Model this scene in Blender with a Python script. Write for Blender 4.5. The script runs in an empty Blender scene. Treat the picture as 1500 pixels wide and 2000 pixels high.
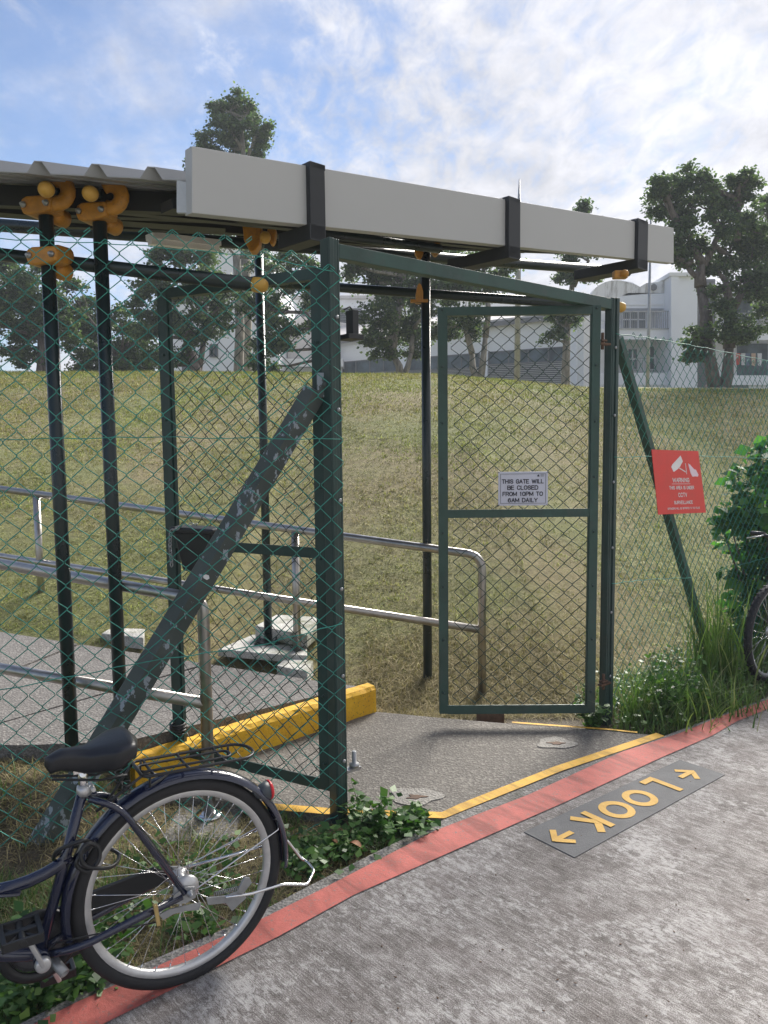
import bpy, bmesh, math
import numpy as np
from mathutils import Vector, Matrix

S = bpy.context.scene
COL = S.collection
R_ = math.radians
rng = np.random.default_rng(7)

# ------------------------------------------------------------------ camera
PITCH, ROLL = R_(5.26), R_(-0.6)
CAMZ = 1.6
cam_d = bpy.data.cameras.new('camera')
cam = bpy.data.objects.new('camera', cam_d); COL.objects.link(cam)
cam.matrix_world = Matrix.Translation((0, 0, CAMZ)) @ Matrix.Rotation(R_(90) - PITCH, 4, 'X') @ Matrix.Rotation(ROLL, 4, 'Z')
cam_d.sensor_fit = 'HORIZONTAL'; cam_d.sensor_width = 36; cam_d.lens = 36
cam_d.clip_start = 0.05; cam_d.clip_end = 3000
S.camera = cam

# ------------------------------------------------------------------ light
SUN_EL, SUN_AZ = R_(34), R_(27)      # azimuth measured from +Y towards +X
w = bpy.data.worlds.new('World'); S.world = w; w.use_nodes = True
nt = w.node_tree; nt.nodes.clear()
def N(nt, t, **kw):
    n = nt.nodes.new(t)
    for k, v in kw.items(): setattr(n, k, v)
    return n
CLOUD = (3.7, 0.9); SKYGAIN = (0.47, 0.56, 0.67)
def build_world():
    L = nt.links.new
    out = N(nt, 'ShaderNodeOutputWorld'); bg = N(nt, 'ShaderNodeBackground')
    bg.inputs['Strength'].default_value = 0.10
    sky = N(nt, 'ShaderNodeTexSky', sky_type='NISHITA')
    sky.sun_disc = False; sky.sun_elevation = SUN_EL; sky.sun_rotation = SUN_AZ
    sky.air_density = 1.0; sky.dust_density = 0.25; sky.ozone_density = 2.2
    tc = N(nt, 'ShaderNodeTexCoord'); sep = N(nt, 'ShaderNodeSeparateXYZ')
    L(tc.outputs['Generated'], sep.inputs[0])
    def math_(op, a, b=None, c=None, clamp=False):
        m = N(nt, 'ShaderNodeMath', operation=op); m.use_clamp = clamp
        for i, v in enumerate((a, b, c)):
            if v is None: continue
            if isinstance(v, (int, float)): m.inputs[i].default_value = v
            else: L(v, m.inputs[i])
        return m.outputs[0]
    zz = math_('MAXIMUM', math_('ADD', sep.outputs[2], 0.22), 0.05)
    u = math_('DIVIDE', sep.outputs[0], zz); v = math_('DIVIDE', sep.outputs[1], zz)
    cmb = N(nt, 'ShaderNodeCombineXYZ'); L(u, cmb.inputs[0]); L(v, cmb.inputs[1])
    def noise(scale, detail, rough, dist, loc=(0, 0, 0), sc=(1, 1, 1), rot=0):
        mp = N(nt, 'ShaderNodeMapping'); mp.inputs['Location'].default_value = loc
        mp.inputs['Scale'].default_value = sc; mp.inputs['Rotation'].default_value = (0, 0, rot)
        L(cmb.outputs[0], mp.inputs[0])
        n = N(nt, 'ShaderNodeTexNoise'); n.inputs['Scale'].default_value = scale
        n.inputs['Detail'].default_value = detail; n.inputs['Roughness'].default_value = rough
        n.inputs['Distortion'].default_value = dist
        L(mp.outputs[0], n.inputs['Vector']); return n.outputs['Fac']
    big = noise(1.1, 5, 0.55, 0.2, (3.1, 1.7, 0))
    rip = noise(12.0, 7, 0.62, 0.35, (0, 0, 0), (1.0, 0.62, 1), R_(35))
    fine = noise(30, 5, 0.65, 0.6, (4, 2, 0), (1, 0.55, 1), R_(35))
    puff = noise(2.3, 8, 0.62, 0.2, (9.3, 4.2, 0))
    grey = noise(1.3, 6, 0.6, 0.3, (1.3, 7.7, 0), (0.5, 1, 1))
    # more cloud to the right (towards the sun) and near the horizon
    side = math_('MULTIPLY_ADD', sep.outputs[0], 0.75, 0.0)
    low = math_('MULTIPLY', math_('SUBTRACT', 0.46, sep.outputs[2]), 0.55)
    base = math_('ADD', math_('ADD', big, side), low)
    cov = math_('MULTIPLY_ADD', base, 2.6, -0.92)
    tex = math_('ADD', math_('MULTIPLY', rip, 2.6), math_('MULTIPLY', fine, 1.3))
    cir = math_('ADD', cov, math_('SUBTRACT', tex, 1.95))
    pf = math_('MULTIPLY', math_('SUBTRACT', math_('ADD', puff, low), 0.55), 4.5)
    m = math_('MAXIMUM', cir, pf)
    mr = N(nt, 'ShaderNodeMapRange'); mr.interpolation_type = 'SMOOTHSTEP'
    mr.inputs['From Min'].default_value = -0.35; mr.inputs['From Max'].default_value = 1.25
    mr.inputs['To Min'].default_value = 0.16; mr.inputs['To Max'].default_value = 0.97
    L(m, mr.inputs['Value'])
    # cloud colour: brighter near the sun
    vd = N(nt, 'ShaderNodeVectorMath', operation='DOT_PRODUCT')
    nv = N(nt, 'ShaderNodeVectorMath', operation='NORMALIZE'); L(tc.outputs['Generated'], nv.inputs[0])
    vd.inputs[1].default_value = (math.sin(SUN_AZ) * math.cos(R_(20)), math.cos(SUN_AZ) * math.cos(R_(20)), math.sin(R_(20)))
    L(nv.outputs[0], vd.inputs[0])
    g = math_('POWER', math_('MAXIMUM', vd.outputs['Value'], 0.0), 12)
    k = math_('MULTIPLY_ADD', g, CLOUD[1], CLOUD[0])
    sh = math_('MINIMUM', math_('MULTIPLY_ADD', grey, -1.5, 1.72), 1.0)
    rp = math_('MULTIPLY_ADD', rip, 0.85, 0.55)
    k2 = math_('MULTIPLY', math_('MULTIPLY', k, sh), rp)
    cc = N(nt, 'ShaderNodeCombineXYZ')
    L(k2, cc.inputs[0]); L(k2, cc.inputs[1]); L(math_('MULTIPLY', k2, 1.06), cc.inputs[2])
    # clear sky: the blue, held back so that it keeps its colour next to the clouds
    gain = N(nt, 'ShaderNodeVectorMath', operation='MULTIPLY'); L(sky.outputs[0], gain.inputs[0])
    gain.inputs[1].default_value = SKYGAIN
    mx = N(nt, 'ShaderNodeMix', data_type='RGBA')
    L(mr.outputs[0], mx.inputs[0]); L(gain.outputs[0], mx.inputs[6]); L(cc.outputs[0], mx.inputs[7])
    L(mx.outputs[2], bg.inputs['Color']); L(bg.outputs[0], out.inputs[0])
build_world()
sun_d = bpy.data.lights.new('sun', 'SUN'); sun_d.energy = 4.2; sun_d.angle = R_(26); sun_d.color = (1, 0.95, 0.87)
sun = bpy.data.objects.new('sun', sun_d); COL.objects.link(sun)
sd = Vector((math.sin(SUN_AZ) * math.cos(SUN_EL), math.cos(SUN_AZ) * math.cos(SUN_EL), math.sin(SUN_EL)))
sun.rotation_euler = sd.to_track_quat('Z', 'Y').to_euler(); sun.location = (5, 5, 12)
S.view_settings.view_transform = 'Standard'; S.view_settings.look = 'None'
S.view_settings.exposure = 1.16; S.view_settings.gamma = 1.0
S.cycles.max_bounces = 6; S.cycles.transparent_max_bounces = 8

# ------------------------------------------------------------------ sight-line helpers (photo measurements -> places in the world)
CM = np.array(cam.matrix_world.to_3x3()); CC = np.array([0, 0, CAMZ])
def ray(px, py): return CM @ np.array([(px - 750) / 1500, (1000 - py) / 1500, -1.0])
def gz(px, py, z=0.0):
    d = ray(px, py); return CC + d * ((z - CAMZ) / d[2])
def gy(px, py, Y):
    d = ray(px, py); return CC + d * (Y / d[1])
def gp(px, py, P, n):
    d = ray(px, py); n = np.array(n, float); return CC + d * (np.dot(np.array(P) - CC, n) / np.dot(d, n))
def V(*a): return np.array(a, float)
def unit(v): v = np.array(v, float); return v / np.linalg.norm(v)
def lerp(a, b, t): return np.array(a) * (1 - t) + np.array(b) * t

# ------------------------------------------------------------------ tagging
def tag(o, label=None, cat=None, group=None, kind=None):
    if label: o['label'] = label
    if cat: o['category'] = cat
    if group: o['group'] = group
    if kind: o['kind'] = kind
    return o
def thing(name, label, cat, loc=(0, 0, 0), group=None):
    o = bpy.data.objects.new(name, None); COL.objects.link(o)
    o.empty_display_size = 0.1
    o.location = Vector([float(x) for x in loc])
    return tag(o, label, cat, group)
def link(name, me, mat, parent=None, smooth=True, bevel=0):
    o = bpy.data.objects.new(name, me); COL.objects.link(o)
    if mat is not None:
        for m in (mat if isinstance(mat, (list, tuple)) else [mat]): me.materials.append(m)
    if smooth:
        me.polygons.foreach_set('use_smooth', [True] * len(me.polygons))
    if bevel:
        b = o.modifiers.new('bevel', 'BEVEL'); b.width = bevel; b.segments = 2; b.limit_method = 'ANGLE'; b.angle_limit = R_(40)
        b.harden_normals = False
    if parent is not None:
        root = parent; o.parent = parent
        off = parent.location.copy() if parent.type == 'EMPTY' else Vector((0, 0, 0))
        o.matrix_parent_inverse = Matrix.Translation(-off)
    return o

class MB:
    def __init__(s): s.v = []; s.f = []; s.m = []; s.mi = 0; s.sm = []
    def add(s, vs, fs, smooth=False):
        n = len(s.v); s.v += [tuple(map(float, p)) for p in vs]
        s.f += [tuple(i + n for i in f) for f in fs]; s.m += [s.mi] * len(fs); s.sm += [smooth] * len(fs)
    def box(s, c, sx, sy, sz, X=(1, 0, 0), Y=(0, 1, 0), Z=(0, 0, 1)):
        c = np.array(c, float); X, Y, Z = map(np.array, (X, Y, Z))
        vs = [c + X * a * sx / 2 + Y * b * sy / 2 + Z * d * sz / 2 for d in (-1, 1) for a, b in ((-1, -1), (1, -1), (1, 1), (-1, 1))]
        s.add(vs, [(3, 2, 1, 0), (4, 5, 6, 7), (0, 1, 5, 4), (1, 2, 6, 5), (2, 3, 7, 6), (3, 0, 4, 7)])
    def bar(s, a, b, wd, ht, up=(0, 0, 1)):
        a = np.array(a, float); b = np.array(b, float); Y = unit(b - a); X = unit(np.cross(Y, up)); Z = np.cross(X, Y)
        s.box((a + b) / 2, wd, np.linalg.norm(b - a), ht, X, Y, Z)
    def prism(s, pts, d):
        n = len(pts); d = np.array(d, float)
        vs = [np.array(p, float) for p in pts] + [np.array(p, float) + d for p in pts]
        s.add(vs, [tuple(range(n))[::-1], tuple(range(n, 2 * n))] + [(i, (i + 1) % n, n + (i + 1) % n, n + i) for i in range(n)])
    def tube(s, pts, r, n=8, closed=False, cap=True, flat=None):
        pts = [np.array(p, float) for p in pts]; m = len(pts)
        rs = r if hasattr(r, '__len__') else [r] * m
        T = []
        for i in range(m):
            a = pts[(i - 1) % m] if (closed or i > 0) else pts[i]
            b = pts[(i + 1) % m] if (closed or i < m - 1) else pts[i]
            T.append(unit(b - a))
        up = V(0, 0, 1) if abs(T[0][2]) < 0.9 else V(1, 0, 0)
        U = unit(np.cross(T[0], up)); vs = []
        for i in range(m):
            U = unit(U - T[i] * np.dot(U, T[i])); W = np.cross(T[i], U)
            for j in range(n):
                a = 2 * math.pi * j / n
                vs.append(pts[i] + (U * math.cos(a) + W * math.sin(a) * (flat or 1)) * rs[i])
        fs = []
        for i in range(m if closed else m - 1):
            k = (i + 1) % m
            fs += [(i * n + j, i * n + (j + 1) % n, k * n + (j + 1) % n, k * n + j) for j in range(n)]
        s.add(vs, fs, True)
        if cap and not closed:
            s.f.append(tuple(len(s.v) - m * n + j for j in range(n))[::-1]); s.f.append(tuple(len(s.v) - n + j for j in range(n)))
            s.m += [s.mi] * 2; s.sm += [False] * 2
    def lathe(s, c, axis, prof, n=24, closed=False):
        """prof: list of (radius, height along axis)"""
        c = np.array(c, float); A = unit(axis); up = V(0, 0, 1) if abs(A[2]) < 0.9 else V(1, 0, 0)
        U = unit(np.cross(A, up)); W = np.cross(A, U); m = len(prof); vs = []
        for r, h in prof:
            for j in range(n):
                a = 2 * math.pi * j / n; vs.append(c + A * h + (U * math.cos(a) + W * math.sin(a)) * r)
        fs = []
        for i in range(m if closed else m - 1):
            k = (i + 1) % m
            fs += [(i * n + j, i * n + (j + 1) % n, k * n + (j + 1) % n, k * n + j) for j in range(n)]
        s.add(vs, fs, True)
        if not closed:
            b = len(s.v) - m * n
            if prof[0][0] > 1e-5: s.f.append(tuple(b + j for j in range(n))[::-1]); s.m.append(s.mi); s.sm.append(False)
            if prof[-1][0] > 1e-5: s.f.append(tuple(b + (m - 1) * n + j for j in range(n))); s.m.append(s.mi); s.sm.append(False)
    def build(s, name, mat, parent=None, bevel=0):
        me = bpy.data.meshes.new(name); me.from_pydata(s.v, [], s.f); me.validate(); me.update()
        o = link(name, me, mat, parent, smooth=False, bevel=bevel)
        if len(me.polygons) == len(s.sm):
            me.polygons.foreach_set('use_smooth', s.sm); me.polygons.foreach_set('material_index', s.m)
        bm = bmesh.new(); bm.from_mesh(me); bmesh.ops.recalc_face_normals(bm, faces=bm.faces); bm.to_mesh(me); bm.free()
        return o

def np_mesh(name, verts, faces, mat, parent=None, smooth=False):
    """verts (n,3), faces (m,k)"""
    me = bpy.data.meshes.new(name); n, k = faces.shape
    me.vertices.add(len(verts)); me.vertices.foreach_set('co', np.asarray(verts, np.float32).ravel())
    me.loops.add(n * k); me.loops.foreach_set('vertex_index', faces.astype(np.int32).ravel())
    me.polygons.add(n); me.polygons.foreach_set('loop_start', np.arange(0, n * k, k, dtype=np.int32))
    me.polygons.foreach_set('loop_total', np.full(n, k, np.int32))
    me.update(); me.validate()
    return link(name, me, mat, parent, smooth=smooth)

# ------------------------------------------------------------------ materials
MATS = {}
def _links(m): return m.node_tree.links.new
def ramp(m, fac, stops):
    r = N(m.node_tree, 'ShaderNodeValToRGB'); e = r.color_ramp.elements
    while len(e) > 1: e.remove(e[-1])
    e[0].position = stops[0][0]; e[0].color = (*stops[0][1], 1)
    for p, c in stops[1:]:
        x = e.new(p); x.color = (*c, 1)
    _links(m)(fac, r.inputs[0]); return r.outputs[0]
def tnoise(m, scale, detail=4, rough=0.5, sc=(1, 1, 1), rot=(0, 0, 0), dist=0.0, coord='Object', loc=(0, 0, 0)):
    nt = m.node_tree
    if coord == 'Position': tc = N(nt, 'ShaderNodeNewGeometry').outputs['Position']
    else: tc = N(nt, 'ShaderNodeTexCoord').outputs[coord]
    r = N(nt, 'ShaderNodeMapping'); r.inputs['Rotation'].default_value = rot; r.inputs['Location'].default_value = loc
    _links(m)(tc, r.inputs[0])
    mp = N(nt, 'ShaderNodeMapping'); mp.inputs['Scale'].default_value = sc
    _links(m)(r.outputs[0], mp.inputs[0])
    n = N(nt, 'ShaderNodeTexNoise'); n.inputs['Scale'].default_value = scale; n.inputs['Detail'].default_value = detail
    n.inputs['Roughness'].default_value = rough; n.inputs['Distortion'].default_value = dist
    _links(m)(mp.outputs[0], n.inputs['Vector']); return n.outputs['Fac']
def mixc(m, f, a, b, mode='MIX'):
    x = N(m.node_tree, 'ShaderNodeMix', data_type='RGBA'); x.blend_type = mode
    for i, v in ((0, f), (6, a), (7, b)):
        if isinstance(v, (int, float)): x.inputs[i].default_value = v
        elif isinstance(v, tuple): x.inputs[i].default_value = (*v, 1)
        else: _links(m)(v, x.inputs[i])
    return x.outputs[2]
def mth(m, op, a, b=None, c=None):
    x = N(m.node_tree, 'ShaderNodeMath', operation=op)
    for i, v in enumerate((a, b, c)):
        if v is None: continue
        if isinstance(v, (int, float)): x.inputs[i].default_value = v
        else: _links(m)(v, x.inputs[i])
    return x.outputs[0]
def bump(m, h, strength=0.3, dist=0.01):
    b = N(m.node_tree, 'ShaderNodeBump'); b.inputs['Strength'].default_value = strength; b.inputs['Distance'].default_value = dist
    _links(m)(h, b.inputs['Height']); return b.outputs[0]
def newmat(name):
    m = bpy.data.materials.new(name); m.use_nodes = True
    p = m.node_tree.nodes['Principled BSDF']; MATS[name] = m; return m, p
def paint(name, col, rough=0.5, metal=0.0, var=0.25, scale=6, bmp=0.05, dirt=None, spec=0.5, coat=0):
    m, p = newmat(name)
    f = tnoise(m, scale, 6, 0.6, coord='Position'); d = tuple(c * (1 - var) for c in col); l = tuple(min(1, c * (1 + var)) for c in col)
    c = ramp(m, f, [(0.3, d), (0.7, l)])
    if dirt:
        f2 = tnoise(m, scale * 3.1, 8, 0.7, coord='Position')
        c = mixc(m, ramp(m, f2, [(0.52, (0, 0, 0)), (0.68, (1, 1, 1))]), c, dirt)
    _links(m)(c, p.inputs['Base Color'])
    p.inputs['Roughness'].default_value = rough; p.inputs['Metallic'].default_value = metal
    p.inputs['Specular IOR Level'].default_value = spec
    if coat: p.inputs['Coat Weight'].default_value = coat; p.inputs['Coat Roughness'].default_value = 0.08
    rr = mth(m, 'MULTIPLY_ADD', f, 0.3, rough - 0.15); _links(m)(rr, p.inputs['Roughness'])
    if bmp: _links(m)(bump(m, tnoise(m, scale * 12, 4, 0.6, coord='Position'), bmp, 0.002), p.inputs['Normal'])
    return m

# ---- paving
def concrete_path():
    m, p = newmat('path_concrete')
    A = R_(-40)
    big = tnoise(m, 1.3, 8, 0.62, coord='Position'); mid = tnoise(m, 7, 12, 0.78, coord='Position')
    streak = tnoise(m, 38, 6, 0.75, (0.35, 1.0, 1), (0, 0, R_(48)), 0.4, 'Position')
    broom = tnoise(m, 190, 3, 0.6, (0.06, 1.0, 1), (0, 0, R_(48)), 0.2, 'Position')
    fine = tnoise(m, 240, 5, 0.85, coord='Position'); blot = tnoise(m, 17, 6, 0.7, coord='Position', loc=(2, 8, 0), dist=0.6)
    f = mth(m, 'ADD', mth(m, 'MULTIPLY', big, 0.35), mth(m, 'MULTIPLY', mid, 0.45))
    f = mth(m, 'ADD', f, mth(m, 'MULTIPLY', streak, 0.45))
    f = mth(m, 'ADD', f, mth(m, 'MULTIPLY', blot, 0.30))
    f = mth(m, 'ADD', f, mth(m, 'MULTIPLY', broom, 0.35))
    f = mth(m, 'ADD', f, mth(m, 'MULTIPLY', fine, 1.15))
    f = mth(m, 'SUBTRACT', f, 1.035)
    c = ramp(m, f, [(0.33, (0.10, 0.085, 0.078)), (0.46, (0.205, 0.186, 0.174)), (0.56, (0.33, 0.305, 0.29)), (0.68, (0.58, 0.555, 0.535))])
    fl = tnoise(m, 48, 8, 0.8, (0.55, 1.0, 1), (0, 0, R_(48)), 0.5, 'Position', loc=(1, 5, 0))
    fl = mth(m, 'ADD', fl, mth(m, 'MULTIPLY', mth(m, 'SUBTRACT', tnoise(m, 2.6, 5, 0.6, coord='Position', loc=(8, 1, 0)), 0.5), 0.55))
    c = mixc(m, ramp(m, fl, [(0.53, (0, 0, 0)), (0.61, (.75, .75, .75))]), c, (0.57, 0.55, 0.535))
    spot = tnoise(m, 3.3, 6, 0.65, loc=(5, 2, 0), coord='Position')
    c = mixc(m, ramp(m, spot, [(0.5, (0, 0, 0)), (0.75, (.55, .55, .55))]), c, (0.16, 0.13, 0.12))
    _links(m)(c, p.inputs['Base Color']); p.inputs['Roughness'].default_value = 0.9
    h = mth(m, 'ADD', mth(m, 'MULTIPLY', broom, 0.8), mth(m, 'ADD', fine, mth(m, 'MULTIPLY', mid, 0.6)))
    _links(m)(bump(m, h, 0.8, 0.006), p.inputs['Normal']); return m
def speckle(name, dark, light, agg, rough=0.9, mossy=None):
    m, p = newmat(name)
    f = tnoise(m, 2.2, 7, 0.6, coord='Position')
    c = ramp(m, f, [(0.3, dark), (0.72, light)])
    v = N(m.node_tree, 'ShaderNodeTexVoronoi'); v.inputs['Scale'].default_value = 85
    g = N(m.node_tree, 'ShaderNodeNewGeometry'); _links(m)(g.outputs['Position'], v.inputs['Vector'])
    c = mixc(m, ramp(m, v.outputs['Color'], [(0.62, (0, 0, 0)), (0.78, (1, 1, 1))]), c, agg)
    c = mixc(m, 0.65, c, ramp(m, tnoise(m, 120, 4, 0.8, coord='Position'), [(0.35, tuple(x * .5 for x in dark)), (0.65, tuple(x * 1.25 for x in light))]), 'MIX')
    if mossy:
        c = mixc(m, ramp(m, tnoise(m, 3, 8, 0.7, coord='Position', loc=(3, 3, 3)), [(0.48, (0, 0, 0)), (0.66, (1, 1, 1))]), c, mossy)
    _links(m)(c, p.inputs['Base Color']); p.inputs['Roughness'].default_value = rough
    _links(m)(bump(m, mth(m, 'ADD', v.outputs['Distance'], tnoise(m, 60, 5, 0.7, coord='Position')), 0.7, 0.006), p.inputs['Normal'])
    return m
def painted_line(name, col, dark, under, wear=0.62, marks=True):
    m, p = newmat(name)
    f = tnoise(m, 9, 8, 0.65, coord='Position'); c = ramp(m, f, [(0.3, dark), (0.7, col)])
    if marks:
        f3 = tnoise(m, 9, 5, 0.6, (1, 0.25, 1), (0, 0, R_(-38)), 0.6, 'Position', loc=(3, 1, 0))
        c = mixc(m, ramp(m, f3, [(0.46, (0, 0, 0)), (0.70, (.85, .85, .85))]), c, tuple(x * 0.42 for x in dark))
    f2 = tnoise(m, 70, 8, 0.75, coord='Position')
    c = mixc(m, ramp(m, f2, [(wear, (0, 0, 0)), (wear + 0.05, (1, 1, 1))]), c, under)
    _links(m)(c, p.inputs['Base Color']); p.inputs['Roughness'].default_value = 0.75
    _links(m)(bump(m, tnoise(m, 130, 4, 0.7, coord='Position'), 0.6, 0.004), p.inputs['Normal']); return m
m_path = concrete_path()
m_land = speckle('landing_concrete', (0.10, 0.090, 0.079), (0.195, 0.178, 0.158), (0.36, 0.34, 0.30))
m_ramp = speckle('ramp_concrete', (0.10, 0.093, 0.09), (0.19, 0.178, 0.17), (0.33, 0.315, 0.30))
m_foot = speckle('footing_concrete', (0.33, 0.32, 0.29), (0.62, 0.61, 0.58), (0.5, 0.5, 0.47), mossy=(0.15, 0.16, 0.10))
m_edge = speckle('path_edge_concrete', (0.10, 0.092, 0.082), (0.30, 0.285, 0.27), (0.42, 0.40, 0.38), mossy=(0.075, 0.072, 0.05))
m_red = painted_line('red_line_paint', (0.62, 0.155, 0.125), (0.46, 0.115, 0.09), (0.22, 0.17, 0.15), 0.575)
m_yel = painted_line('yellow_line_paint', (0.85, 0.50, 0.06), (0.70, 0.38, 0.04), (0.2, 0.18, 0.15), 0.60)
m_kerb = painted_line('kerb_yellow_paint', (0.84, 0.50, 0.02), (0.66, 0.34, 0.012), (0.12, 0.09, 0.05), 0.575, marks=False)
m_pad = painted_line('grey_sign_paint', (0.115, 0.118, 0.125), (0.075, 0.077, 0.083), (0.28, 0.26, 0.25), 0.64, marks=False)
m_pal = painted_line('letter_yellow_paint', (0.70, 0.42, 0.09), (0.55, 0.32, 0.06), (0.12, 0.11, 0.1), 0.66, marks=False)
# ---- metals / paints
m_green = paint('green_steel_paint', (0.022, 0.050, 0.045), 0.45, 0, 0.3, 5, 0.1, dirt=(0.035, 0.055, 0.05))
m_greenl = paint('green_channel_paint', (0.028, 0.070, 0.057), 0.42, 0, 0.3, 5, 0.1, dirt=(0.04, 0.07, 0.06))
m_pipe = paint('dark_pipe_paint', (0.012, 0.024, 0.026), 0.30, 0, 0.2, 5, 0.03)
m_beam = paint('dark_beam_paint', (0.018, 0.020, 0.023), 0.5, 0, 0.2, 5, 0.05)
m_wire = paint('green_pvc_wire', (0.045, 0.28, 0.225), 0.6, 0, 0.35, 9, 0)
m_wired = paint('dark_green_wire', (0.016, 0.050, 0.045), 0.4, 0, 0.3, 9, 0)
m_wirer = paint('darker_green_wire', (0.030, 0.19, 0.15), 0.6, 0, 0.35, 9, 0)  # darker tone of the green wire, for the right fence
m_ss = paint('brushed_stainless', (0.42, 0.40, 0.38), 0.34, 0.95, 0.2, 12, 0.05)
m_chrome = paint('chrome', (0.75, 0.75, 0.76), 0.16, 1.0, 0.1, 12, 0)
m_alu = paint('aluminium', (0.60, 0.60, 0.60), 0.42, 0.7, 0.12, 20, 0.05)
m_fascia = paint('white_fascia_paint', (0.47, 0.47, 0.465), 0.55, 0, 0.03, 1.3, 0.0)
m_fascia2 = paint('pale_steel_sheet', (0.42, 0.45, 0.48), 0.4, 0, 0.08, 3, 0.02)
m_roof = paint('roof_sheet_paint', (0.33, 0.34, 0.36), 0.42, 0.0, 0.1, 2, 0.03)
m_clamp = paint('yellow_clamp_plastic', (0.50, 0.22, 0.022), 0.42, 0, 0.25, 14, 0.1, dirt=(0.35, 0.15, 0.03))
m_cap = paint('yellow_cap_plastic', (0.60, 0.34, 0.06), 0.4, 0, 0.12, 12, 0.05)
m_black = paint('black_plastic', (0.014, 0.015, 0.017), 0.42, 0, 0.2, 10, 0.08)
m_rubber = paint('tyre_rubber', (0.016, 0.016, 0.018), 0.7, 0, 0.3, 20, 0.15)
m_navy = paint('navy_bicycle_paint', (0.005, 0.009, 0.034), 0.22, 0.0, 0.1, 5, 0, coat=0.8)
m_saddle = paint('black_saddle_vinyl', (0.012, 0.013, 0.017), 0.38, 0, 0.15, 8, 0.2)
m_rust = paint('rusty_steel', (0.12, 0.07, 0.045), 0.8, 0.2, 0.4, 30, 0.4)
m_rust2 = paint('oily_steel', (0.10, 0.10, 0.105), 0.4, 0.6, 0.3, 30, 0.1)
m_brass = paint('brass_clip', (0.6, 0.45, 0.2), 0.4, 0.8, 0.2, 10, 0)
m_galv = paint('galvanised_steel', (0.35, 0.36, 0.37), 0.45, 0.6, 0.2, 15, 0.05)
def m_brace_():
    m, p = newmat('chipped_green_paint')
    c = ramp(m, tnoise(m, 5, 6, 0.6, coord='Position'), [(0.3, (0.045, 0.058, 0.055)), (0.7, (0.085, 0.10, 0.095))])
    f = mth(m, 'ADD', mth(m, 'MULTIPLY', tnoise(m, 26, 8, 0.62, (1, 1, 0.55), coord='Position'), 0.7), mth(m, 'MULTIPLY', tnoise(m, 2.2, 2, 0.5, coord='Position', loc=(0.4, 0, .2)), 0.3))
    k = ramp(m, f, [(0.545, (0, 0, 0)), (0.553, (1, 1, 1))])
    c = mixc(m, k, c, (0.30, 0.34, 0.39))
    _links(m)(c, p.inputs['Base Color']); p.inputs['Roughness'].default_value = 0.55
    _links(m)(bump(m, k, -0.3, 0.002), p.inputs['Normal']); return m
m_brace = m_brace_()
def plain(name, col, rough=0.6, spec=0.4):
    return paint(name, col, rough, 0, 0.06, 8, 0.02, spec=spec)
m_signw = plain('sign_white', (0.60, 0.61, 0.70), 0.45)
m_ink = plain('sign_dark_ink', (0.015, 0.015, 0.03), 0.5)
m_signr = plain('sign_red', (0.72, 0.055, 0.05), 0.4)
m_white = plain('white_ink', (0.80, 0.78, 0.78), 0.5)
m_pink = plain('torn_paper', (0.82, 0.66, 0.74), 0.7)
def m_wall(name, col, stain=0.0):
    m, p = newmat(name)
    c = ramp(m, tnoise(m, 0.5, 6, 0.6, coord='Position'), [(0.3, tuple(x * 0.93 for x in col)), (0.7, col)])
    if stain:
        f = tnoise(m, 1.0, 8, 0.7, (3, 3, 0.5), coord='Position')
        c = mixc(m, ramp(m, f, [(0.48, (0, 0, 0)), (0.62, (stain,) * 3)]), c, (0.14, 0.12, 0.10))
    _links(m)(c, p.inputs['Base Color']); p.inputs['Roughness'].default_value = 0.8; return m
m_bw = m_wall('white_wall', (0.80, 0.82, 0.86)); m_bw2 = m_wall('grey_white_wall', (0.78, 0.79, 0.80)); m_bst = m_wall('stained_wall', (0.78, 0.78, 0.78), 0.6)
m_bd = m_wall('dark_recess_wall', (0.20, 0.20, 0.20)); m_broof = m_wall('pale_metal_roof', (0.55, 0.53, 0.52), 0.15)
m_bsof = m_wall('grey_eave', (0.16, 0.16, 0.17))
def m_glass_():
    m, p = newmat('window_glass')
    c = ramp(m, tnoise(m, 0.9, 4, 0.6, coord='Position'), [(0.35, (0.02, 0.035, 0.045)), (0.65, (0.10, 0.14, 0.17))])
    _links(m)(c, p.inputs['Base Color']); p.inputs['Roughness'].default_value = 0.35; p.inputs['Specular IOR Level'].default_value = 0.2; return m
m_glass = m_glass_()
def m_louvre_():
    m, p = newmat('grey_louvre')
    p.inputs['Base Color'].default_value = (0.13, 0.14, 0.16, 1); p.inputs['Roughness'].default_value = 0.6; return m
m_louv = m_louvre_()
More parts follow.
